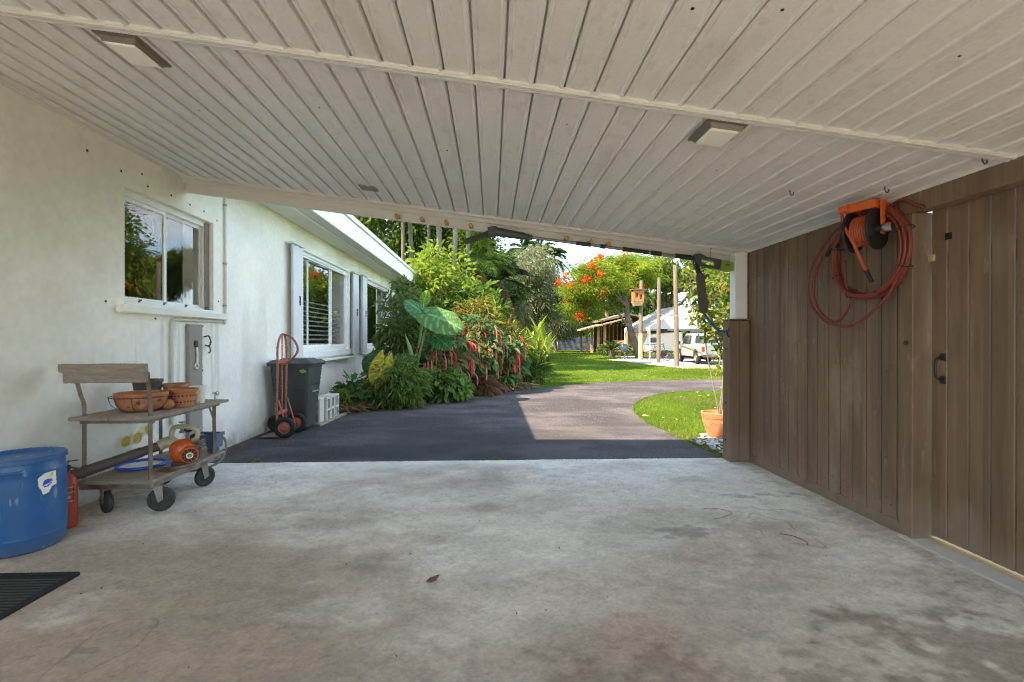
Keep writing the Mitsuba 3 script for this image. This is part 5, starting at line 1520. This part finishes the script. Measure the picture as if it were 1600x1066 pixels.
wispy(131, [(2.6, 42, 5.3, 2.5, 2.2, 3.0), (4.6, 43, 5.6, 1.9, 2.0, 2.5), (3.4, 41, 7.4, 1.8, 1.8, 1.6)], 'large wispy olive grey tree in the middle beyond the bed', (3.0, 42.5), OLIVE)
wispy(132, [(.6, 38, 3.8, 1.7, 1.6, 2.4)], 'smaller wispy grey green tree left of the large olive tree', (.7, 38.5), OLIVE, nclump=70, top=2.8)
wispy(133, [(6.4, 50, 4.6, 1.7, 1.7, 3.0), (7.6, 51, 3.6, 1.4, 1.5, 2.2)], 'grey green tree between the olive tree and the flame tree', (6.8, 50.5), [(.14, .17, .08), (.19, .22, .12), (.24, .26, .15)], nclump=90)
for k, (x, h, lab) in enumerate(((3.9, 12.6, 'distant palm head showing above the olive tree, leftmost'), (6.1, 12.9, 'distant palm head above the olive tree, the middle one'), (8.1, 11.9, 'distant palm head left of the flame tree top'))):
    palm('far_palm', lab, (x, 60 + k), h, .18, 141 + k, [(.05, .085, .03), (.075, .115, .04)], 15, 3.0, 'far palms above the olive tree', (0, 0), 22, .8, .10, el=(-25, 75))


def flowers(r, cl, t):
    """orange red flower sprays on the flame tree"""
    pick = [c for c in cl if r.random() < (.5 if c[0][0] < 7.4 else .22)]
    P = np.repeat(np.array([c[0] for c in pick]), 60, 0)
    N = len(P)
    pos = P + r.normal(0, .13, (N, 3)) + np.repeat(r.normal(0, .25, (len(pick), 3)), 60, 0) + np.array([-.08, -.32, .10])
    m, c = leaf_mesh(pos, r.normal(size=(N, 3)), r.normal(size=(N, 3)), r.uniform(.10, .22, N), .12, palette(r, N, [(.62, .12, .02), (.70, .20, .03), (.50, .07, .02)], .15), .1, .3)
    add('blossom', m, 'mat_softleaf', t, color=c, kind='stuff', label='orange red flower sprays scattered over the crown')


tree('flame_tree', 'flame tree with feathery bright green crown and orange flowers', 'tree', (10.5, 33.5), 5.0, .26, [(6.9, 32.5, 5.1, 1.9, 1.9, 1.5), (8.6, 33.2, 6.0, 2.0, 2.0, 1.2), (6.1, 32.5, 3.7, 1.2, 1.3, 1.3), (10.4, 34, 6.2, 1.7, 1.7, 1.2), (8.2, 34, 4.3, 1.2, 1.2, .9)], [(.22, .34, .03), (.28, .39, .045), (.17, .28, .03), (.34, .40, .07)], 151, 150, 210, .62, .24, .045, lean=(-1.1, .2), limbs=6, thr=.43, freq=.8, droop=.3, flat=.45, up=.8, mat_='mat_softleaf', extra=flowers)
tree('open_tree', 'tall open crowned tree with a bare forked trunk behind the canopy tent', 'tree', (13.6, 37), 5.6, .30, [(11.8, 37, 6.6, 2.2, 2.0, 1.1), (14.8, 37, 6.9, 2.4, 2.0, 1.1), (17.2, 37, 6.2, 2.0, 2.0, 1.4), (13.2, 36, 5.2, 1.2, 1.2, .7)], [(.12, .18, .03), (.18, .23, .05), (.08, .13, .025)], 152, 95, 120, .55, .28, .13, limbs=14, thr=.48, freq=.9)
tree('open_tree', 'sparse light green tree behind the parked pickup truck at the right', 'tree', (19.5, 36), 4.6, .18, [(18.6, 36, 5.6, 2.4, 2.2, 1.8), (21, 37, 4.6, 2.2, 2.2, 2.0)], [(.12, .18, .035), (.17, .22, .05), (.08, .12, .025)], 153, 80, 110, .6, .28, .13, limbs=10, thr=.46, freq=.8)
bg = [(8.8, 68, 4.6, 3.4, 4.4), (12.5, 70, 5.2, 3.4, 4.6), (16.6, 69, 5.4, 3.6, 5.0), (20.6, 71, 5.0, 3.4, 4.6), (24.5, 72, 4.2, 3.4, 4.0), (29, 74, 3.4, 3.6, 3.2), (34, 76, 3.4, 3.8, 3.0), (5.0, 72, 4.4, 3.2, 4.2), (1.0, 70, 4.2, 3.2, 4.2), (-3.0, 66, 4.4, 3.4, 4.6)]
names = ['leftmost but two', 'behind the tarp covered fence', 'straight behind the shed', 'just right of the shed roof', 'behind the tent left edge', 'low beyond the tent middle', 'low and far right behind the pickup', 'beyond the far house', 'beyond the olive tree', 'farthest left behind the palm group']
for k, (x, y, z, rx, rz) in enumerate(bg):
    tree('far_tree', f'dark green far tree of the boundary row, {names[k]}', 'tree', (x, y), z * .8, .28, [(x, y, z, rx, 2.6, rz), (x + 1.4, y - 1.2, z * .6, rx * .7, 1.8, rz * .6)], DARK if k % 3 else MID, 160 + k, 130, 130, 1.0, .55, .26, group='trees along the far boundary', limbs=5, thr=.36, freq=.4)
for k, (x, y, h, rx, c) in enumerate(((-2.2, 46, 2.6, 2.6, DARK), (1.2, 52, 3.0, 2.6, OLIVE), (4.4, 54, 2.6, 2.2, DARK), (10.3, 62, 2.9, 2.4, DARK), (14.2, 62, 2.8, 2.4, MID))):
    shrub('hedge_bush', ['dark hedge bush left of the olive tree foot', 'grey hedge bush under the olive tree', 'dark hedge bush right under the olive tree', 'dark hedge bush behind the left half of the tarp fence', 'green hedge bush behind the shed porch'][k], 'bush', x, y, h, rx, 1.6, c, 180 + k, 8, 2600, .42, .19)
# trees mostly out of view, placed to shade the lawn and show in the panes
tree('unseen_crown_tree', 'tall thin trunked tree by the house end, crown out of view, shading the lawn', 'tree', (-4.75, 25.6), 9.4, .13, [(-4.3, 23.5, 10.4, 3.8, 2.2, 1.1)], MID, 191, 110, 120, .75, .36, .17, thr=.44, limbs=0)
tree('unseen_crown_tree', 'tall tree behind the house roof edge, crown out of view above the carport roof, shading the lawn', 'tree', (-4.1, 22.6), 9.0, .11, [(-4.6, 18.9, 9.7, 2.6, 1.6, .9)], MID, 192, 80, 120, .65, .34, .16, thr=.44, limbs=0)
tree('reflected_tree', 'green tree with orange blossom mostly out of view, reflected in the house panes', 'tree', (17.2, 29.5), 4.5, .24, [(16.2, 28.2, 6.0, 3.0, 2.4, 3.2), (19.2, 33, 5.6, 3.2, 2.6, 3.2)], BRIGHT + MID, 193, 170, 130, .65, .30, .14, thr=.46, freq=.8, extra=flowers)

# ------------------------------------------------------------------ posts, birdhouse, wire
pg = 'grey timber poles along the parking pad'
pl1 = thing('timber_pole', 'timber pole, its sunlit yellowish foot put into the colour, carrying the orange birdhouse', 'pole', pg)
add('shaft', tube([(9.55, 30.4, -.1), (9.56, 30.4, 2.4), (9.6, 30.4, 5.1)], [.14, .128, .11], 14), 'mat_pole', pl1, smooth=True)
add('painted_sunlit_foot', tube([(9.55, 30.4, 0), (9.56, 30.4, 1.7)], [.148, .141], 14), 'mat_rawwood', pl1, smooth=True)  # sunlight on the lower pole, put in as a yellower layer
pl2 = thing('timber_pole', 'grey timber pole in the middle of the three by the pad', 'pole', pg)
add('shaft', tube([(9.55, 27.1, -.1), (9.56, 27.1, 2.4), (9.58, 27.1, 4.85)], [.115, .108, .095], 14), 'mat_pole', pl2, smooth=True)
pl3 = thing('timber_pole', 'nearest and rightmost grey timber pole in front of the pickup', 'pole', pg)
add('shaft', tube([(9.08, 23.2, -.1), (9.06, 23.2, 2.4), (9.0, 23.2, 4.95)], [.118, .11, .096], 14), 'mat_pole', pl3, smooth=True)
add('band', tube([(9.055, 23.2, 2.42), (9.055, 23.2, 2.52)], [.117, .117], 14), 'mat_galv', pl3)
add('rail', tube([(9.57, 27.1, 2.72), (9.05, 23.2, 2.50)], .03, 6), 'mat_rust', label='thin rusty rail tied between the two right timber poles', category='rail')
up_ = thing('utility_pole', 'pale utility pole standing behind the shed roof', 'pole')
add('shaft', tube([(12.6, 52, -.1), (12.6, 52, 8.2)], [.24, .19], 12), 'mat_pole', up_, smooth=True)
bh = thing('birdhouse', 'orange brown wooden birdhouse hung on the yellowish pole', 'birdhouse')
bx0, by0 = 9.25, 30.15
add('wall', from_manifold(to_manifold(box(bx0 - .30, bx0 + .36, by0 - .25, by0 + .25, 3.72, 4.42)) - to_manifold(box(bx0 - .2, bx0 - .02, by0 - .4, by0 - .1, 3.95, 4.25)) - to_manifold(box(bx0 + .08, bx0 + .24, by0 - .4, by0 - .1, 3.85, 4.15))), 'mat_copperbox', bh)
add('roof', box(bx0 - .40, bx0 + .42, by0 - .36, by0 + .30, 4.425, 4.50, .01), 'mat_rustbrown', bh)
add('tray', hull([(bx0 - .34, by0 - .3, 3.70), (bx0 + .36, by0 - .3, 3.70), (bx0 - .34, by0 + .25, 3.70), (bx0 + .36, by0 + .25, 3.70), (bx0 - .2, by0 - .2, 3.46), (bx0 + .25, by0 - .2, 3.46), (bx0 - .2, by0 + .2, 3.46), (bx0 + .25, by0 + .2, 3.46)]), 'mat_rawwood', bh)
add('perch', cyl((bx0 - .25, by0 - .28, 3.8), (bx0 - .45, by0 - .34, 3.8), .02, n=8), 'mat_rust', bh)

# ------------------------------------------------------------------ shed with porch
sh = thing('shed', 'open timber garden shed with sloping porch roof on posts', 'shed')


def sz(x): return 2.2 + (x - 8.8) * .26


for (x, y) in ((9.5, 50.5), (9.9, 49.4), (9.93, 47.2), (10.45, 46.6), (10.9, 48.8)):
    add('post', box(x - .10, x + .10, y - .1, y + .1, -.05, sz(x) - .06), 'mat_tanwood', sh)
add('porch_roof', hull([(8.7, 46.0, sz(8.7)), (13.3, 46.0, sz(13.3)), (8.7, 51.5, sz(8.7)), (13.3, 51.5, sz(13.3)), (8.7, 46.0, sz(8.7) + .13), (13.3, 46.0, sz(13.3) + .13), (8.7, 51.5, sz(8.7) + .13), (13.3, 51.5, sz(13.3) + .13)]), 'mat_tanwood', sh)
add('upper_roof', hull([(10.6, 46.4, 3.05), (13.6, 46.4, 3.72), (10.6, 52, 3.05), (13.6, 52, 3.72), (10.6, 46.4, 3.2), (13.4, 46.4, 3.95), (10.6, 52, 3.2), (13.4, 52, 3.95)]), 'mat_roofdark', sh)
add('right_roof', hull([(13.45, 46.4, 3.9), (17.5, 46.4, 3.0), (13.45, 52, 3.9), (17.5, 52, 3.0), (13.45, 46.4, 3.75), (17.5, 46.4, 2.85), (13.45, 52, 3.75), (17.5, 52, 2.85)]), 'mat_roofdark', sh)
add('back_wall', box(11.0, 17, 51.0, 51.15, 0, 2.75), 'mat_shedred', sh)
add('side_wall', box(16.9, 17.05, 46.6, 51, 0, 2.7), 'mat_tanwood', sh)
for i in range(9):
    x = 11.3 + i * .42
    add('stud', box(x - .06, x + .06, 49.0, 49.12, .3, 2.75 + (i * .04)), 'mat_tanwood', sh)
add('red_panel', box(11.42, 11.66, 49.14, 49.2, .35, 2.7), 'mat_shedred', sh)
add('corner_post', box(10.95, 11.2, 46.5, 46.75, 0, 2.75), 'mat_tanwood', sh)
add('plywood_panel', box(12.0, 13.25, 46.6, 46.68, .45, 1.25), 'mat_tanwood', sh)
add('plywood_panel', box(13.3, 15.8, 46.6, 46.68, .2, 2.0), 'mat_shedred', sh)
for i in range(4):
    add('front_post', box(13.1 + i * 1.1, 13.3 + i * 1.1, 46.4, 46.58, 0, 3.3 - i * .22), 'mat_tanwood', sh)
add('deck', box(10.4, 15.5, 45.6, 46.3, .10, .24), 'mat_tanwood', sh)
add('beam', box(13.0, 13.5, 45.9, 46.1, 3.12, 3.34), 'mat_rawwood', sh)
add('bench_slab', box(11.2, 13.0, 45.0, 45.5, .33, .42, .02), 'mat_stone', label='grey slab bench standing in front of the shed deck', category='bench')
add('bench_stub', box(10.4, 10.7, 45.4, 45.7, -.02, .45, .02), 'mat_tanwood', label='short timber stump left of the grey slab bench', category='stump')
# tarp covered fence
tf = thing('tarp_fence', 'low fence hung with wrinkled navy tarpaulin behind the shed porch', 'fence')
xs = np.linspace(8.05, 14.2, 120); zs = np.linspace(.05, 1.62, 26)
Xg, Zg = np.meshgrid(xs, zs, indexing='ij')
Yg = 58 + .10 * meshkit.fbm(np.stack([Xg * 1.1 + Zg * .9, Zg * 3.5, 0 * Xg], -1), 4, 5) + .06 * np.sin(Xg * 9 + 3 * Zg)
a = (np.arange(119)[:, None] * 26 + np.arange(25)[None]).ravel()
add('tarp', trimesh.Trimesh(np.stack([Xg, Yg, Zg - .05 * np.abs(np.sin(Xg * 2.1)) * (Zg > 1.5)], -1).reshape(-1, 3), np.concatenate([np.stack([a, a + 26, a + 27], 1), np.stack([a, a + 27, a + 1], 1)]), process=False), 'mat_tarp', tf, smooth=True)
for i in range(5):
    add('post', cyl((8.1 + i * 1.52, 58.15, 0), (8.1 + i * 1.52, 58.15, 1.66), .05), 'mat_rust', tf)
# pale far house
fh = thing('far_house', 'pale far house glimpsed between the ginger leaves and tarp fence', 'house')
add('wall', box(7.6, 12.0, 76, 80, 0, 2.9), 'mat_farwall', fh)
add('roof', hull([(7.2, 75.6, 2.9), (12.4, 75.6, 2.9), (7.2, 80.4, 2.9), (12.4, 80.4, 2.9), (7.6, 78, 4.4), (12.0, 78, 4.4)]), 'mat_roofdark', fh)
for x in (8.3, 9.4, 10.6):
    w = add('window', box(x, x + .7, 75.95, 75.998, 1.2, 2.3), 'mat_white', fh)
    add('pane', box(x + .06, x + .64, 75.93, 75.948, 1.26, 2.24), 'mat_darkglass', w)
add('porch_slab', box(9.0, 11.8, 74.6, 75.9, 1.98, 2.12), 'mat_white', fh)

# ------------------------------------------------------------------ vehicles


def car_profile_body(prof, w, taper=.12):
    """side outline (length, height) given half width, pulled in above the waist"""
    m = prism(sg.Polygon(prof).buffer(-.05).buffer(.05), w, -w / 2)
    m = m.subdivide_to_size(.25)
    v = m.vertices.copy()
    v = np.stack([v[:, 2], v[:, 0], v[:, 1]], 1)
    k = np.clip((v[:, 2] - .85) / .8, 0, 1)
    v[:, 0] *= 1 - taper * 2 * k
    m.vertices = v
    return m


def wheel_pair(t, M, y, half, r=.36, w=.22):
    for s in (-1, 1):
        tyre = lathe([(r * .55, -w / 2), (r * .9, -w / 2), (r, -w / 3), (r, w / 3), (r * .9, w / 2), (r * .55, w / 2)], 28)
        tyre = rot(tyre, (0, 1, 0), 90)
        wk = add('wheel', M(moved(tyre, s * half, y, r)), 'mat_blackrubber', t, smooth=30)
        rim = lathe([(0, -.07), (r * .2, -.09), (r * .3, -.05), (r * .5, -.07), (r * .56, -.10), (r * .56, .10), (r * .5, .07), (r * .3, .05), (r * .2, .09), (0, .07)], 24)
        add('rim', M(moved(rot(rim, (0, 1, 0), 90), s * half, y, r)), 'mat_galv', wk, smooth=30)


tk = thing('pickup_truck', 'grey pickup truck parked on the pad with its tail toward the carport', 'pickup truck')


def MT(m):
    m = rot(m, (0, 0, 1), -6)
    return moved(m, 11.75, 25.0, 0)


# body local frame: y forward, tail at y = -.9
lower = prism(sg.Polygon([(-.95, .50), (-.95, .98), (4.15, .98), (4.28, .80), (4.25, .42), (3.6, .40), (3.5, .72), (3.1, .83), (2.7, .72), (2.6, .40), (.50, .40), (.42, .70), (.05, .83), (-.32, .70), (-.42, .45)]).buffer(-.03).buffer(.03), 1.82, -.91)
v = lower.vertices.copy(); lower.vertices = np.stack([v[:, 2], v[:, 0], v[:, 1]], 1)
lw_ = to_manifold(lower) - to_manifold(box(-.78, .78, -.80, .95, .62, 1.2))
add('body', MT(from_manifold(lw_)), 'mat_truckpaint', tk, smooth=30)
cab = car_profile_body([(1.02, .96), (1.12, 1.58), (1.3, 1.66), (2.35, 1.66), (2.55, 1.60), (3.15, .99)], 1.66, .09)
add('cab', MT(cab), 'mat_truckpaint', tk, smooth=30)
add('rear_window', MT(hull([(-.62, .985, 1.14), (.62, .985, 1.14), (-.55, 1.055, 1.52), (.55, 1.055, 1.52), (-.62, 1.04, 1.14), (.62, 1.04, 1.14), (-.55, 1.10, 1.52), (.55, 1.10, 1.52)])), 'mat_darkglass', tk)
for s in (-1, 1):
    add('side_window', MT(hull([(s * .79, 1.25, 1.08), (s * .79, 2.75, 1.08), (s * .73, 1.32, 1.55), (s * .73, 2.40, 1.55), (s * .83, 1.25, 1.08), (s * .83, 2.75, 1.08), (s * .762, 1.32, 1.55), (s * .762, 2.40, 1.55)])), 'mat_darkglass', tk)
    add('tail_light', MT(box(s * .90, s * .76, -.975, -.90, .68, .95, .015)), 'mat_tail', tk)
    add('side_mirror', MT(box(s * .92, s * 1.08, 2.75, 2.85, 1.05, 1.22, .02)), 'mat_blackplastic', tk)
add('tailgate', MT(box(-.74, .74, -.972, -.952, .54, .96, .008)), 'mat_truckpaint', tk)
add('tailgate_handle', MT(box(-.12, .12, -.985, -.973, .80, .86, .005)), 'mat_blackplastic', tk)
add('bumper', MT(box(-.88, .88, -1.10, -.98, .40, .53, .03)), 'mat_rust', tk)
add('number_plate', MT(box(-.15, .15, -1.115, -1.101, .42, .51, .004)), 'mat_labelwhite', tk)
wheel_pair(tk, MT, .05, .80); wheel_pair(tk, MT, 3.1, .80)
add('underbody', MT(box(-.6, .6, -.5, 3.9, .25, .42)), 'mat_dark', tk)

cr = thing('parked_car', 'small beige grey car parked by the tarp fence, half behind ginger leaves', 'car')


def MC(m): return moved(rot(m, (0, 0, 1), 78), 7.2, 60.2, 0)


add('body', MC(car_profile_body([(-1.95, .38), (-2.0, .82), (-1.2, .98), (-.65, 1.46), (.75, 1.48), (1.35, 1.0), (2.05, .86), (2.1, .4)], 1.7, .10)), 'mat_carpaint', cr, smooth=30)
for s in (-1, 1):
    add('side_window', MC(hull([(s * .76, -1.0, 1.0), (s * .76, 1.15, 1.0), (s * .70, -.6, 1.4), (s * .70, .7, 1.4), (s * .84, -1.0, 1.0), (s * .84, 1.15, 1.0), (s * .765, -.6, 1.4), (s * .765, .7, 1.4)])), 'mat_darkglass', cr)
add('windscreen', MC(hull([(-.6, -1.16, 1.03), (.6, -1.16, 1.03), (-.5, -.73, 1.42), (.5, -.73, 1.42), (-.6, -1.0, 1.0), (.6, -1.0, 1.0), (-.5, -.6, 1.38), (.5, -.6, 1.38)])), 'mat_darkglass', cr)
wheel_pair(cr, MC, -1.25, .76, .31, .19); wheel_pair(cr, MC, 1.3, .76, .31, .19)

# canopy tent
ct_ = thing('canopy_tent', 'white peaked canopy tent on thin poles behind the pickup', 'tent')
x0, x1, y0, y1, ze, zr = 10.35, 15.6, 31, 37, 2.15, 3.65
xm = (x0 + x1) / 2


def cloth(fn, nu=20, nv=14, t=.012):
    U, Vv = np.meshgrid(np.linspace(0, 1, nu), np.linspace(0, 1, nv), indexing='ij')
    P = np.array([fn(u, w) for u, w in zip(U.ravel(), Vv.ravel())])
    a = (np.arange(nu - 1)[:, None] * nv + np.arange(nv - 1)[None]).ravel()
    F = np.concatenate([np.stack([a, a + nv, a + nv + 1], 1), np.stack([a, a + nv + 1, a + 1], 1)])
    return trimesh.Trimesh(P, F, process=False)


for s in (0, 1):
    xa = x0 if s == 0 else x1
    add('roof_sheet', cloth(lambda u, w: (xa + (xm - xa) * w, y0 + (y1 - y0) * u, ze + (zr - ze) * w - .10 * math.sin(math.pi * w) - .05 * math.sin(math.pi * 3 * u) ** 2 * (1 - w))), 'mat_tentcloth', ct_, smooth=True)
    add('valance', cloth(lambda u, w: (xa + .015 * math.sin(u * 40), y0 + (y1 - y0) * u, ze - w * .28 - .02 * abs(math.sin(u * 19)) * w), 40, 4), 'mat_tentcloth', ct_, smooth=True)
    for y in (y0, (y0 + y1) / 2, y1):
        add('leg', cyl((xa, y, 0), (xa, y, ze), .03), 'mat_white', ct_)
for y in (y0, y1):
    add('gable_sheet', trimesh.Trimesh([(x0, y, ze), (x1, y, ze), (xm, y, zr), (x0, y, ze - .15), (x1, y, ze - .15)], [(0, 1, 2), (0, 3, 4), (0, 4, 1)], process=False), 'mat_tentcloth', ct_)
    add('rafter', tube([(x0, y + .03, ze), (xm, y + .03, zr - .02), (x1, y + .03, ze)], .025, 6), 'mat_white', ct_)
scene['mat_tentcloth'] = {'type': 'principledthin', 'base_color': {'type': 'rgb', 'value': [.62, .63, .65]}, 'roughness': .7, 'diff_trans': .7, 'eta': 1.3}
# trailer under the tent
tl = thing('cargo_trailer', 'white hard sided trailer parked under the canopy tent', 'trailer')
add('box', hull([(10.6, 33.2, .55), (13.4, 33.2, .55), (10.6, 36, .55), (13.4, 36, .55), (10.9, 33.2, 1.62), (13.4, 33.2, 1.85), (10.9, 36, 1.62), (13.4, 36, 1.85)]), 'mat_white', tl)
add('door', box(12.0, 12.8, 33.17, 33.198, .62, 1.65), 'mat_cream', tl)
add('window', box(11.1, 11.7, 33.17, 33.198, 1.1, 1.45), 'mat_darkglass', tl)
for y in (34.0, 34.8):
    add('wheel', [torus(.24, .09, 24, 8, 'x', (10.75, y, .33)), cyl((10.7, y, .33), (10.8, y, .33), .2)], 'mat_blackrubber', tl, smooth=40)
add('tow_bar', tube([(11.8, 33.2, .5), (11.8, 32.2, .42)], .05), 'mat_rust', tl)
add('panel_strip', box(10.7, 13.3, 33.18, 33.198, .95, 1.0), 'mat_greyplastic', tl)
# bicycle leaning by the middle pole
bc = thing('bicycle', 'old bicycle leaning beside the middle timber pole', 'bicycle')
for x in (9.75, 10.75):
    w = add('wheel', torus(.31, .02, 28, 6, 'y', (x, 29.0, .33)), 'mat_blackrubber', bc, smooth=True)
    for k in range(8):
        a = k * math.pi / 8
        add('spoke', cyl((x - .3 * math.cos(a), 29, .33 - .3 * math.sin(a)), (x + .3 * math.cos(a), 29, .33 + .3 * math.sin(a)), .003, n=4), 'mat_galv', w)
add('frame', [tube([(9.75, 29, .33), (10.0, 29, .88), (10.55, 29, .88), (10.2, 29, .30), (10.0, 29, .88)], .017, 6), tube([(9.75, 29, .33), (10.2, 29, .30)], .013, 6), tube([(10.75, 29, .33), (10.58, 29, .80), (10.52, 29, 1.0)], .017, 6)], 'mat_darkmetal', bc)
add('saddle', hull([(9.86, 28.93, .96), (9.86, 29.07, .96), (10.12, 28.98, .97), (10.12, 29.02, .97), (9.86, 28.95, 1.0), (9.86, 29.05, 1.0)]), 'mat_blackplastic', bc)
add('handlebar', tube(spline([(10.42, 28.75, 1.02), (10.52, 28.85, 1.04), (10.52, 29.15, 1.04), (10.42, 29.25, 1.02)], 4), .013, 6), 'mat_darkmetal', bc)
bl_ = thing('barbecue', 'blue grey kettle barbecue standing left of the yellowish pole', 'barbecue')
add('kettle', lathe([(0, .52), (.2, .56), (.29, .70), (.30, .80), (.25, .95), (.1, 1.03), (0, 1.04)], 24, (9.0, 32.3, 0)), 'mat_traybluegrey', bl_, smooth=40)
for a in (0.3, 2.4, 4.5):
    add('leg', cyl((9.0 + .15 * math.cos(a), 32.3 + .15 * math.sin(a), .58), (9.0 + .3 * math.cos(a), 32.3 + .3 * math.sin(a), 0), .02), 'mat_darkmetal', bl_)
palm('cycad', 'spiky dark cycad between the shed and the yellowish pole', (9.2, 36.5), .5, .2, 201, DARK, 18, 1.3, None, (0, 0), 18, .25, .05, el=(10, 75), category='cycad', droop=.35)
shrub('pad_bush', 'low scrubby bush along the pad behind the middle pole', 'bush', 10.2, 39, .8, 1.8, .6, MID, 203, 6, 900, .25, .1)
add('pad_edging', box(8.75, 14, 21.62, 21.80, -.04, .09, .01), 'mat_rawwood', label='timber edging along the front of the parking pad', category='edging')
